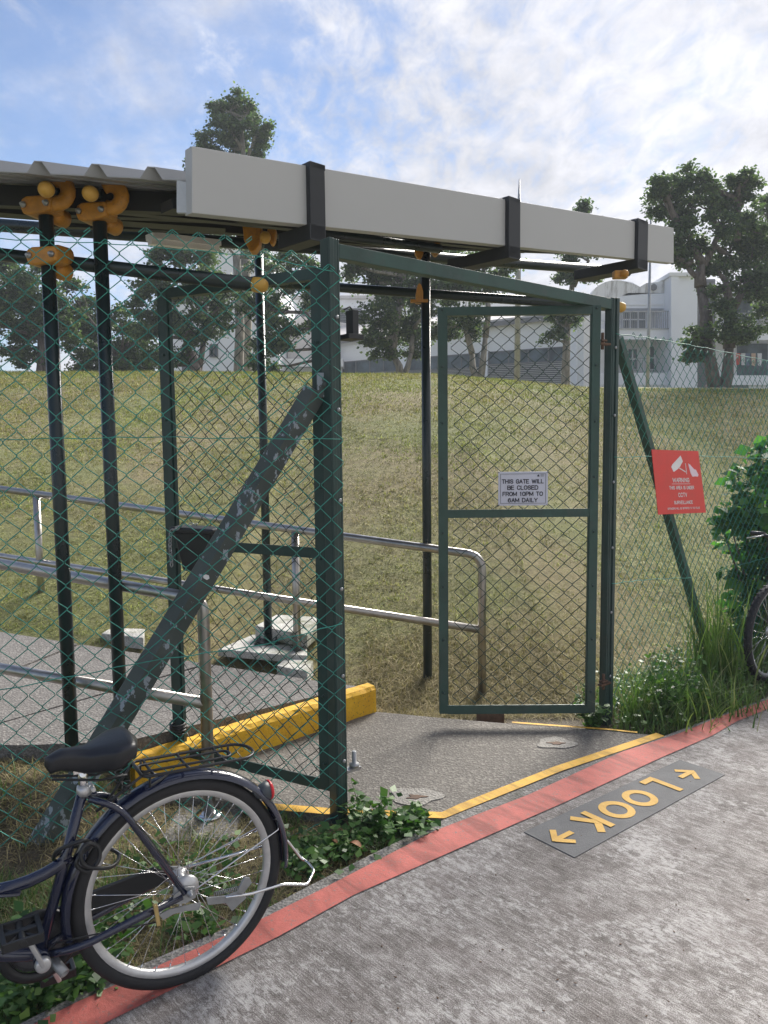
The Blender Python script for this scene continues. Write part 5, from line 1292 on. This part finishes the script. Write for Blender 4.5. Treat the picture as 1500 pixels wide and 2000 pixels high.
    mb = MB(); sp = BP(160, 1510); mb.tube([stt - UP * .02, lerp(stt, sp, .5), sp + UP * .03], .0125, 14); mb.box(sp + UP * .02, .05, .045, .022, bF, bN); mb.build('seat_post', m_chrome, root)
    mb = MB(); mb.lathe(stt - UP * .005, UP, [(.018, -.014), (.020, 0), (.018, .012)], 16); mb.tube([stt - bN * .02 - bF * .02, stt + bN * .03 - bF * .02], .006, 8); mb.build('seat_clamp', m_alu, root)
    # rack
    rk0, rk1 = BP(268, 1503), BP(478, 1465); rx = unit(rk0 - rk1); LL = np.linalg.norm(rk0 - rk1); ry = bN; rz = np.cross(rx, ry); rz = rz if rz[2] > 0 else -rz
    mb = MB()
    def loop(w_, x0, x1, nz=0):
        pts = []
        for a in np.linspace(-90, 90, 9): pts.append(rk1 - rx * 0 + rx * x0 + -rx * 0.05 * math.cos(R_(a)) * (w_ / .06) + ry * w_ * math.sin(R_(a)) * 1)
        b = [rk1 + rx * (x1 - .012) + ry * w_, rk1 + rx * x1 + ry * (w_ - .012), rk1 + rx * x1 - ry * (w_ - .012), rk1 + rx * (x1 - .012) - ry * w_]
        return pts + b
    mb.tube(loop(.062, .03, LL), .0048, 8, closed=True); mb.tube(loop(.026, .07, LL - .002), .0042, 8, closed=True)
    for x in (.08, .19, .29): mb.tube([rk1 + rx * x + ry * .062, rk1 + rx * x + ry * .03 - rz * .003, rk1 + rx * x - ry * .03 - rz * .003, rk1 + rx * x - ry * .062], .0042, 7)
    for s in (-1, 1):
        a = rk1 + rx * .13 + ry * s * .062
        mb.tube(bend([a, a - rz * .03, HUB + UP * .36 + bN * s * .055 - bF * .04, HUB + UP * .06 + bN * s * .066 - bF * .022, HUB + UP * .012 + bN * s * .070 + bF * .0], .03, 4), .0042, 8)
        mb.tube([rk1 + rx * LL + ry * s * .05, BP(205, 1572, s * .02), BP(188, 1585, s * .014)], .0042, 7)
        mb.tube([rk1 + rx * .035 + ry * s * .05, rk1 + rx * .035 + ry * s * .05 - rz * .025], .004, 7); mb.tube([rk1 + rx * .30 + ry * s * .05, rk1 + rx * .30 + ry * s * .05 - rz * .035, HUB + UP * .335 + bF * .03], .004, 7)
    mb.build('rear_rack', m_black, root)
    # tail light
    tlc = BP(522, 1543); ax = unit(tlc - HUB); ax = unit(ax + V(.9, 0, -.15)); ax = unit(-bF * .96 + UP * .05)
    mb = MB(); mb.lathe(tlc - ax * .03, ax, [(.004, -.024), (.012, -.015), (.024, .01), (.030, .032)], 18); tlo = mb.build('tail_light', plain('grey_lamp_shell', (.06, .07, .08), .4), root)
    mb = MB(); mb.lathe(tlc - ax * .03, ax, [(.0305, .032), (.0305, .038), (.026, .043), (.001, .045)], 18); mb.build('lens', plain('red_lens', (.55, .02, .03), .25), tlo)
    # stand (chromed wire, raised)
    mb = MB(); o1 = .075
    mb.tube(bend([BP(440, 1752, o1), BP(490, 1746, o1), BP(552, 1727, o1 * .9), BP(600, 1728, .06), BP(614, 1700, .01), BP(600, 1683, -.05), BP(588, 1676, -.07), BP(560, 1640, -.075), HUB - bN * .07], .012, 3), .0045, 9)
    mb.build('stand', m_chrome, root)
    mb = MB(); c = BP(470, 1750, .082); 
    mb.prism([BP(x, y, .070) for x, y in ((402, 1752), (405, 1766), (440, 1762), (452, 1778), (480, 1752), (470, 1738), (440, 1748))], bN * .006)
    mb.prism([BP(x, y, .078) for x, y in ((462, 1738), (472, 1745), (490, 1722), (486, 1712), (476, 1712))], bN * .008); mb.build('stand_lever', m_galv, root, bevel=.001)
    mb = MB(); sa, sb = BP(418, 1746, .08), BP(466, 1735, .08); A_ = unit(sb - sa); B_ = unit(np.cross(A_, UP)); C_ = np.cross(A_, B_)
    mb.tube([sa + A_ * np.linalg.norm(sb - sa) * t + (B_ * math.cos(t * 2 * math.pi * 13) + C_ * math.sin(t * 2 * math.pi * 13)) * .0055 for t in np.linspace(0, 1, 156)], .0014, 4); mb.build('stand_spring', m_galv, root)
    # stays
    mb = MB(); 
    for s in (-1, 1): mb.tube([HUB + bN * s * .066 - bF * .01, BP(535, 1612, 0) + bN * s * .032, BP(542, 1598, 0)], .0022, 6)
    mb.build('mudguard_stay', m_chrome, root)
    # drum brake on the far/near side, brake arm
    mb = MB(); mb.lathe(HUB + bN * .030, bN, [(.036, 0), (.038, .004), (.036, .014), (.022, .020), (.012, .024)], 28); mb.build('drum_brake', m_alu, root)
    mb = MB(); mb.prism([BP(x, y, .068) for x, y in ((310, 1785), (330, 1775), (362, 1768), (392, 1762), (388, 1776), (362, 1778), (338, 1784), (318, 1796))], bN * .004); mb.build('brake_arm', m_galv, root)
    mb = MB(); mb.prism([BP(x, y, .066) for x, y in ((298, 1766), (306, 1764), (312, 1804), (305, 1806))], bN * .010); mb.build('clip', m_brass, root)
    mb = MB(); mb.tube(bend([BP(310, 1800, .066), BP(240, 1814, .06), BP(170, 1828, .045), BP(110, 1842, .03)], .02, 3), .0022, 6); mb.build('brake_cable', m_black, root)
    # chain guard, on the far side
    mb = MB()
    g = [BP(x, y, -.055) for x, y in ((-5, 1850), (10, 1818), (60, 1795), (180, 1738), (300, 1692), (322, 1700), (318, 1722), (230, 1762), (140, 1800), (150, 1830), (160, 1856), (100, 1885), (50, 1895), (10, 1882))]
    mb.prism(g, bN * .012); mb.build('chain_guard', m_black, root, bevel=.003)
    mb = MB(); mb.lathe(BB - bN * .045, bN, [(.066, 0), (.070, .002), (.066, .004), (.05, .004)], 44)
    for i in range(44):
        a = 2 * math.pi * i / 44; d = bF * math.cos(a) + UP * math.sin(a); mb.box(BB - bN * .043 + d * .071, .007, .003, .006, np.cross(d, bN), bN, d)
    mb.build('chainring', m_rust2, root)
    mb = MB(); mb.lathe(BB - bN * .036, bN, [(.074, -.004), (.096, -.004), (.103, 0), (.096, .005), (.074, .005)], 44, closed=True); mb.build('chain_ring_guard', m_black, root)
    # cranks and pedals
    pd = BP(35, 1800, .075); cr0 = BB + bN * .055
    mb = MB(); mb.lathe(cr0 - bN * .012, bN, [(.019, 0), (.021, .006), (.019, .020), (.008, .022)], 20); mb.bar(cr0, lerp(cr0, pd, 1.0) , .012, .024, bN); mb.build('crank', m_alu, root, bevel=.003)
    pf = BB - (pd - cr0) - bN * .065
    mb = MB(); mb.bar(BB - bN * .055, pf, .012, .022, bN); mb.build('crank', m_alu, root, bevel=.003)
    def pedal(c, s):
        mb = MB(); c = c + bN * s * .055; 
        for a in (-1, 1): mb.box(c + bF * a * .042, .012, .095, .026, bF, bN); mb.box(c + bN * a * .045, .09, .008, .024, bF, bN)
        mb.tube([c - bN * .05, c + bN * .05], .010, 8); mb.box(c, .086, .016, .02, bF, bN)
        for a in (-1, 1):
            for b in (-1, 1): mb.tube([c, c + bF * a * .04 + bN * b * .04], .004, 6)
        p = mb.build('pedal', m_black, root, bevel=.002)
    pedal(pd, 1); pedal(pf, -1)
    mb = MB(); a, b = BP(100, 1870, -.02), BP(127, 1902, .03); ax = unit(b - a); mb.lathe(a, ax, [(.0135, 0), (.0135, np.linalg.norm(b - a)), (.010, np.linalg.norm(b - a)), (.010, .01)], 16); mb.build('stand_foot', m_galv, root)
    # cable lock: hangs on the frame, a thing of its own
    mb = MB(); pts = []
    c = BP(180, 1668, .05)
    ctrl = [BP(105, 1678, -.03), BP(112, 1662, .02), BP(150, 1645, .05), BP(168, 1642, .045), BP(180, 1650, .03), BP(158, 1668, .055), BP(150, 1690, .06), BP(172, 1702, .062), BP(193, 1680, .06), BP(192, 1655, .055), BP(172, 1648, .06), BP(158, 1665, .068), BP(165, 1690, .07), BP(200, 1696, .06), BP(225, 1688, .03), BP(232, 1668, -.03), BP(205, 1655, -.05), BP(150, 1652, -.05), BP(112, 1668, -.045)]
    m_ = len(ctrl)
    for i in range(m_):
        p0, p1, p2, p3 = ctrl[i - 1], ctrl[i], ctrl[(i + 1) % m_], ctrl[(i + 2) % m_]
        for t in (0, .2, .4, .6, .8): pts.append(.5 * (2 * p1 + (p2 - p0) * t + (2 * p0 - 5 * p1 + 4 * p2 - p3) * t * t + (3 * p1 - p0 - 3 * p2 + p3) * t ** 3))
    mb.tube(pts, .0058, 8, closed=True); cl = mb.build('cable_lock', m_black); tag(cl, 'black coiled cable lock looped round the seat tube of the navy bicycle', 'lock')
bicycle()

def second_bicycle():
    c = gz(1508, 1330); H = V(c[0] - .01, c[1] + .0, .33); F_ = unit(V(-.80, -.60, 0)); N_ = V(-F_[1], F_[0], 0); N_ = N_ if N_[1] < 0 else -N_
    root = thing('bicycle', 'dark mountain bicycle leaning in the weeds, only its front wheel in view on the right', 'bicycle', (H[0], H[1], 0), 'parked bicycles')
    wheel(root, H, .33, F_, N_, 32, .024, m_galv, True)
    hb = H + UP * .40 - F_ * .14; ht = hb + UP * .13 - F_ * .05; BB = H - F_ * .62 - UP * .03; st = BB + UP * .48 - F_ * .16; rh = H - F_ * 1.05
    wheel(root, rh, .33, F_, N_, 32, .024, m_galv, True)
    mb = MB(); mb.tube([hb, BB], .018, 12); mb.tube([ht, st - UP * .06], .015, 12); mb.tube([BB, st], .015, 12); mb.tube([hb, ht], .02, 12)
    for s in (-1, 1): mb.tube([st - UP * .08 + N_ * s * .015, rh + N_ * s * .06], .009, 8); mb.tube([BB + N_ * s * .02, rh + N_ * s * .06], .010, 8)
    mb.build('frame', m_black, root)
    mb = MB()
    for s in (-1, 1): mb.tube([hb + N_ * s * .055 + UP * .02, H + N_ * s * .055], [.017, .011], 10)
    mb.tube([hb - N_ * .055 + UP * .02, hb + N_ * .055 + UP * .02], .015, 10); mb.build('fork', m_black, root)
    mb = MB(); s0 = ht + UP * .06; mb.tube([ht, s0], .014, 10); mb.tube(bend([s0 - N_ * .27 - F_ * .02 + UP * .02, s0, s0 + N_ * .27 - F_ * .02 + UP * .02], .03, 4), .013, 10); mb.build('handlebar', m_black, root)
    for s in (-1, 1):
        mb = MB(); a = s0 + N_ * s * .27 - F_ * .02 + UP * .02; mb.tube([a, a - N_ * s * .09], .017, 10); mb.build('grip', m_brass if s > 0 else m_black, root)
        mb = MB(); mb.tube([a - N_ * s * .10, a - N_ * s * .08 + F_ * .05 - UP * .01, a - N_ * s * .0 + F_ * .06 - UP * .03], .005, 6); mb.build('brake_lever', m_alu, root)
    mb = MB(); mb.lathe(st + UP * .06, UP, [(.03, -.02), (.06, 0), (.05, .03), (.01, .04)], 12); mb.tube([st, st + UP * .06], .012, 8); mb.build('saddle', m_saddle, root)
second_bicycle()

# ------------------------------------------------------------------ vegetation on the ground
def blades(name, P, hgt, wid, r, mat, lean=0.5, parent=None, segs=3, bend_=.6):
    n = len(P); a = r.uniform(0, 2 * math.pi, n); d = np.stack([np.cos(a), np.sin(a), np.zeros(n)], 1); s = np.stack([-np.sin(a), np.cos(a), np.zeros(n)], 1)
    aa = r.uniform(-.7, .7, n)[:, None]; s = s * np.cos(aa) + d * np.sin(aa)
    h = (hgt * r.uniform(.45, 1.25, n))[:, None]; ln = (r.uniform(.1, 1, n) * lean)[:, None]; wv = (wid * r.uniform(.6, 1.3, n))[:, None]
    V_ = []
    for k in range(segs + 1):
        t = k / segs; c = P + d * h * ln * (t ** 1.7) + V(0, 0, 1) * h * (t - bend_ * .5 * ln * t * t); w_ = wv * (1 - t) ** .7 * .5
        if k < segs: V_ += [c - s * w_, c + s * w_]
        else: V_ += [c]
    m = 2 * segs + 1; v = np.stack(V_, 1).reshape(-1, 3); f = []
    for k in range(segs - 1):
        b = 2 * k; f += [[b, b + 1, b + 3], [b, b + 3, b + 2]]
    b = 2 * (segs - 1); f.append([b, b + 1, b + 2]); f = np.array(f)
    F = (np.arange(n)[:, None, None] * m + f[None]).reshape(-1, 3)
    return np_mesh(name, v, F, mat, parent)
def hill_grass():
    r = np.random.default_rng(21); n = 330000
    # density falls with distance
    y = 4.3 + (r.uniform(0, 1, n) ** 1.5) * 15; x = r.uniform(-.62, .62, n) * (y + 1.2)
    yb = 4.5 + np.clip(-x, 0, 8) * 0.13 + np.clip(x - 1.15, 0, 4.0) * 0.80
    ok = (y > yb); slabn = ~((x < -0.1) & (y < 4.66 + np.clip(-x - .3, 0, 9) * .21)); ok &= slabn
    x, y = x[ok], y[ok]; P = np.stack([x, y, ground_z(x, y) - .004], 1)
    sc = np.clip(y / 8, .8, 2.0)
    o = blades('mown_grass', P, .030 + .004 * np.maximum(0, y - 5), .0052 + .0009 * np.maximum(0, y - 5), r, m_dry, 2.6, segs=2, bend_=.9)
    # scale far blades up slightly so that they still read
    tag(o, 'short dry mown grass covering the slope', 'grass', kind='stuff')
hill_grass()
def near_hill_edge():
    r = np.random.default_rng(31); n = 26000
    x = r.uniform(-.35, 1.5, n); y = 4.38 + np.abs(r.normal(0, .55, n)); ok = (y > 4.42 + (x > -.1) * .0) & (x > -.15)
    P = np.stack([x[ok], y[ok], ground_z(x[ok], y[ok]) - .003], 1)
    o = blades('dry_grass_litter', P, .07, .0035, r, m_straw, 3.0, segs=3, bend_=.9); tag(o, 'brown dry cut grass lying along the foot of the slope', 'grass', kind='stuff')
near_hill_edge()
def inpoly(x, y, poly):
    c = np.zeros(len(x), bool); n = len(poly)
    for i in range(n):
        x0, y0 = poly[i]; x1, y1 = poly[(i + 1) % n]; cond = ((y0 > y) != (y1 > y)) & (x < (x1 - x0) * (y - y0) / (y1 - y0 + 1e-12) + x0); c ^= cond
    return c
EG = [tuple(p) for p in EDGE]
def scatter(poly, n, r):
    a = np.array(poly); lo, hi = a.min(0), a.max(0); x = r.uniform(lo[0], hi[0], n); y = r.uniform(lo[1], hi[1], n); ok = inpoly(x, y, poly); return x[ok], y[ok]
verge = [tuple(gz(*p)[:2]) for p in ((-200, 2070), (60, 1985), (230, 1900), (480, 1790), (600, 1727), (740, 1657), (862, 1600), (735, 1600), (640, 1594), (500, 1574))] + [(-.9, 3.35), (-1.7, 3.32), (-3, 3.6), (-3, 1.4)]
def verge_plants():
    r = np.random.default_rng(41)
    x, y = scatter(verge, 60000, r); P = np.stack([x, y, ground_z(x, y)], 1)
    o = blades('dry_litter', P, .06, .0035, r, m_straw, 2.8, segs=2, bend_=.9); tag(o, 'brown dry stems lying on the soil below the left fence', 'dry grass', kind='stuff')
    # green cover, thicker at the lower left and beside the gate post
    x, y = scatter(verge, 45000, r)
    dpatch = np.sin(x * 7 + 1.3) * np.sin(y * 9 + .5) + .5 * np.sin(x * 17 + y * 11); keep = (dpatch + r.normal(0, .5, len(x)) > .95) | ((x < -.95) & (y < 2.75) & (r.uniform(0, 1, len(x)) < .8))
    x, y = x[keep], y[keep]; P = np.stack([x, y, ground_z(x, y)], 1)
    o = blades('verge_grass', P, .085, .006, r, m_blade, 1.3, segs=3); tag(o, 'green grass blades growing along the path edge under the left fence', 'grass', kind='stuff')
    pts = []; 
    cl = []
    for (px0, px1, py0, py1, n, h) in ((720, 860, 1595, 1635, 34, .04), (560, 720, 1640, 1700, 34, .05), (0, 220, 1830, 1990, 90, .07), (240, 480, 1640, 1770, 12, .04), (180, 420, 1770, 1850, 9, .04), (0, 200, 1500, 1640, 26, .05)):
        for _ in range(n):
            c = gz(r.uniform(px0, px1), r.uniform(py0, py1), -.02)
            if inpoly(c[:1], c[1:2], verge)[0]: cl.append((c, h))
    for c, h in cl:
        k = r.integers(14, 30); q = c + np.stack([r.normal(0, .035, k), r.normal(0, .035, k), np.abs(r.normal(0, h * .5, k)) + .005], 1); pts.append(q)
    o = leaves('weed_leaves', np.concatenate(pts), .036, r, m_weed, None, flat=.35, asp=.34, updir=.5); tag(o, 'low broad leaved weeds on the soil below the left fence', 'weeds', kind='stuff')
verge_plants()
def dead_leaf(px, py, s, label):
    c = gz(px, py, .01); r = np.random.default_rng(int(px)); mb = MB(); n = 6; vs = []; a = r.uniform(0, 6); X = V(math.cos(a), math.sin(a), .25); Y = V(-math.sin(a), math.cos(a), .1)
    for i in range(n + 1):
        t = i / n; w_ = math.sin(math.pi * min(.98, t * .96 + .02)) * .33; z = .25 * math.sin(t * 3)
        vs += [c + X * s * t - Y * s * w_ + V(0, 0, s * (z + .1)), c + X * s * t + V(0, 0, s * z), c + X * s * t + Y * s * w_ + V(0, 0, s * (z + .12))]
    mb.add(vs, [f for i in range(n) for f in ((3 * i, 3 * i + 1, 3 * i + 4, 3 * i + 3), (3 * i + 1, 3 * i + 2, 3 * i + 5, 3 * i + 4))], True); tag(mb.build('dead_leaf', m_deadleaf), label, 'leaf', 'fallen leaves')
dead_leaf(708, 1660, .055, 'curled reddish dead leaf standing in the weeds near the path edge'); dead_leaf(660, 1650, .03, 'small pale dead leaf lying left of the reddish one')

def weed_plant(name, label, c, n, R, H, size, mat, seed, cat='plant', group=None):
    r = np.random.default_rng(seed); root = thing(name, label, cat, c, group); mb = MB(); P = []
    for i in range(n):
        a = r.uniform(0, 6.28); d = V(math.cos(a), math.sin(a), 0) * R * r.uniform(.2, 1); t = c + d + V(0, 0, H * r.uniform(.5, 1)); m1 = lerp(c, t, .5) + d * .15 + V(0, 0, .02)
        mb.tube([c + d * .1, m1, t], [.0022, .0018, .001], 5)
        for k in range(9):
            q = (1 - k / 8) ** 2 * c + 2 * (k / 8) * (1 - k / 8) * m1 + (k / 8) ** 2 * t; P += [q + r.normal(0, .010, 3) for _ in range(2)]
    mb.build('stems', mat, root); leaves('leaves', np.array(P), size, r, mat, root, flat=.3, asp=.32, updir=.45)
weed_plant('weed_plant', 'leafy green weed climbing at the foot of the main gate post', V(P1[0] + .12, P1[1] - .06, -.03), 16, .15, .17, .04, m_weed, 51)
weed_plant('weed_plant', 'low leafy weed on the corner between the yellow line and the path edge', V(.05, 3.08, -.03), 16, .16, .09, .045, m_weed, 52)
weed_plant('weed_plant', 'small leafy weed at the foot of the right gate post', V(PR[0] - .10, PR[1] - .10, -.03), 16, .12, .16, .04, m_weed, 53)
# right verge: grasses and bush
rverge = [tuple(p) for p in (gz(1200, 1420)[:2], gz(1290, 1436)[:2], gz(1400, 1402)[:2], gz(1500, 1362)[:2], V(5.0, 6.2))] + [tuple(RF0 + ru * 5.2 - rn3[:2] * .5), tuple(RF0 + ru * .1 - rn3[:2] * .3)]
def right_verge():
    r = np.random.default_rng(61)
    x, y = scatter(rverge, 30000, r); P = np.stack([x, y, np.full(len(x), -.04)], 1); o = blades('verge_grass', P, .12, .007, r, m_blade, 1.2, segs=3); tag(o, 'green grass and weeds between the right fence and the red line', 'grass', kind='stuff')
    x, y = scatter(rverge, 16000, r); P = np.stack([x, y, np.abs(r.normal(0, .05, len(x)))], 1); o = leaves('weed_leaves', P, .03, r, m_weed, None, flat=.4, asp=.33, updir=.5); tag(o, 'small leaved weeds mixed into the grass below the right fence', 'weeds', kind='stuff')
right_verge()
def tuft(label, c, n, R, H, wid, seed, lean=.9):
    r = np.random.default_rng(seed); P = c + np.stack([np.clip(r.normal(0, R, n), -2 * R, 2 * R), np.clip(r.normal(0, R, n), -2 * R, 2 * R), np.zeros(n)], 1); P[:, 2] = -.04
    o = blades('grass_clump', P, H, wid, r, m_blade, lean, segs=6, bend_=.7); tag(o, label, 'grass clump', 'grass clumps below the right fence')
cR = lambda px, py: gz(px, py, 0)
tuft('tall upright grass clump around the foot of the right fence brace', cR(1395, 1330), 130, .09, .72, .013, 71, .45)
tuft('arching grass clump just right of the right gate post', cR(1255, 1385), 150, .14, .28, .011, 72)
tuft('arching grass clump spilling over the bend of the red line', cR(1320, 1390), 210, .16, .31, .011, 73)
tuft('arching grass clump in front of the second bicycle wheel', cR(1400, 1375), 200, .12, .26, .010, 74)
tuft('tall loose grass clump left of the second bicycle wheel', cR(1432, 1330), 60, .10, .66, .012, 75, .6)
def flower_weeds():
    r = np.random.default_rng(77)
    for px, py, lb in ((1330, 1375, 'bushy small leaved weed with tiny white flowers below the warning sign'), (1300, 1395, 'low small leaved weed with white flowers beside the red line bend')):
        c = cR(px, py); root = thing('flowering_weed', lb, 'plant', c); mb = MB(); P = []; Fp = []
        for i in range(40):
            a = r.uniform(0, 6.28); t = c + V(math.cos(a) * .2 * r.uniform(.2, 1), math.sin(a) * .15, r.uniform(.12, .33)); mb.tube([c, lerp(c, t, .5) + V(0, 0, .03), t], .0015, 4)
            for k in range(8): P.append(lerp(c, t, .3 + .7 * k / 8) + r.normal(0, .02, 3))
            Fp.append(t + V(0, 0, .008)) if r.uniform() < .45 else None
        mb.build('stems', m_weed, root); lo = leaves('leaves', np.concatenate([np.array(P)] + [np.array(Fp)]), .030, r, [m_weed, m_white], root, flat=.4)
        mi = np.zeros(len(lo.data.polygons), np.int32); mi[len(P):] = 1; lo.data.polygons.foreach_set('material_index', mi)
        co = np.empty(len(lo.data.vertices) * 3, np.float32); lo.data.vertices.foreach_get('co', co); co = co.reshape(-1, 4, 3); cm_ = co.mean(1, keepdims=True); co[len(P):] = cm_[len(P):] + (co[len(P):] - cm_[len(P):]) * .25; lo.data.vertices.foreach_set('co', co.ravel())

flower_weeds()
def bush():
    r = np.random.default_rng(81); Pn = RF0 + ru * 2.9 - rn3[:2] * .9
    blobs = [(1490, 900, 40), (1475, 950, 48), (1440, 925, 22), (1500, 1000, 55), (1450, 1010, 42), (1420, 1000, 26), (1405, 1015, 18), (1480, 1070, 55), (1440, 1060, 34), (1500, 1140, 60), (1470, 1180, 50), (1500, 870, 22), (1540, 950, 70), (1560, 1060, 90), (1570, 1180, 90), (1440, 1120, 30), (1470, 1240, 50), (1530, 1260, 80)]
    D = 6.1; b = gy(1520, 1250, D); b[2] = float(ground_z(b[0], D)) - .05
    root = thing('leafy_bush', 'bright green broad leaved bush behind the right fence at the edge of the view', 'bush', b); mb = MB(); P = []
    for x, y, rad in blobs:
        c = gy(x, y, D + r.uniform(-.2, .3)); R = rad / 1500 * D; mb.tube([b, lerp(b, c, .5) + V(0, .1, -.05), c], [.016, .011, .004], 6)
        n = int(120 * (R / .2) ** 2); d = r.normal(0, 1, (n, 3)); d /= np.linalg.norm(d, axis=1)[:, None]; P.append(c + d * R * (.35 + .65 * r.uniform(0, 1, (n, 1)) ** .5))
    mb.build('stems', m_bark, root); leaves('foliage', np.concatenate(P), .10, r, m_bush, root, flat=.5, asp=.36, droop=.45, updir=.6)
bush()

# ------------------------------------------------------------------ small debris on the path
def debris():
    r = np.random.default_rng(91); mb = MB()
    for _ in range(70):
        px, py = r.uniform(600, 1500), r.uniform(1450, 2000); c = gz(px, py, 0.0); k = r.uniform(.002, .0055); a = r.uniform(0, 6.28)
        X = V(math.cos(a), math.sin(a), 0) * k; Y = V(-math.sin(a), math.cos(a), 0) * k * r.uniform(.3, .8)
        mb.prism([c - X + V(0, 0, .002), c + Y + V(0, 0, .002), c + X + V(0, 0, .003), c - Y + V(0, 0, .002)], (0, 0, .0015))
    tag(mb.build('grit', m_rust), 'tiny dark bits of grit and leaf scattered over the concrete path', 'grit', kind='stuff')
debris()
# ------------------------------------------------------------------ air
def haze():
    mb = MB(); mb.box(V(0, 250, 7.75), 1820, 2320, 17.6); 
    m = bpy.data.materials.new('haze_air'); m.use_nodes = True; nt = m.node_tree; nt.nodes.clear()
    o = N(nt, 'ShaderNodeOutputMaterial'); v = N(nt, 'ShaderNodeVolumePrincipled'); v.inputs['Density'].default_value = HAZE; v.inputs['Color'].default_value = (.86, .93, 1, 1)
    nt.links.new(v.outputs[0], o.inputs['Volume'])
    tag(mb.build('haze', m), kind='stuff')
HAZE = 0.0021
haze()
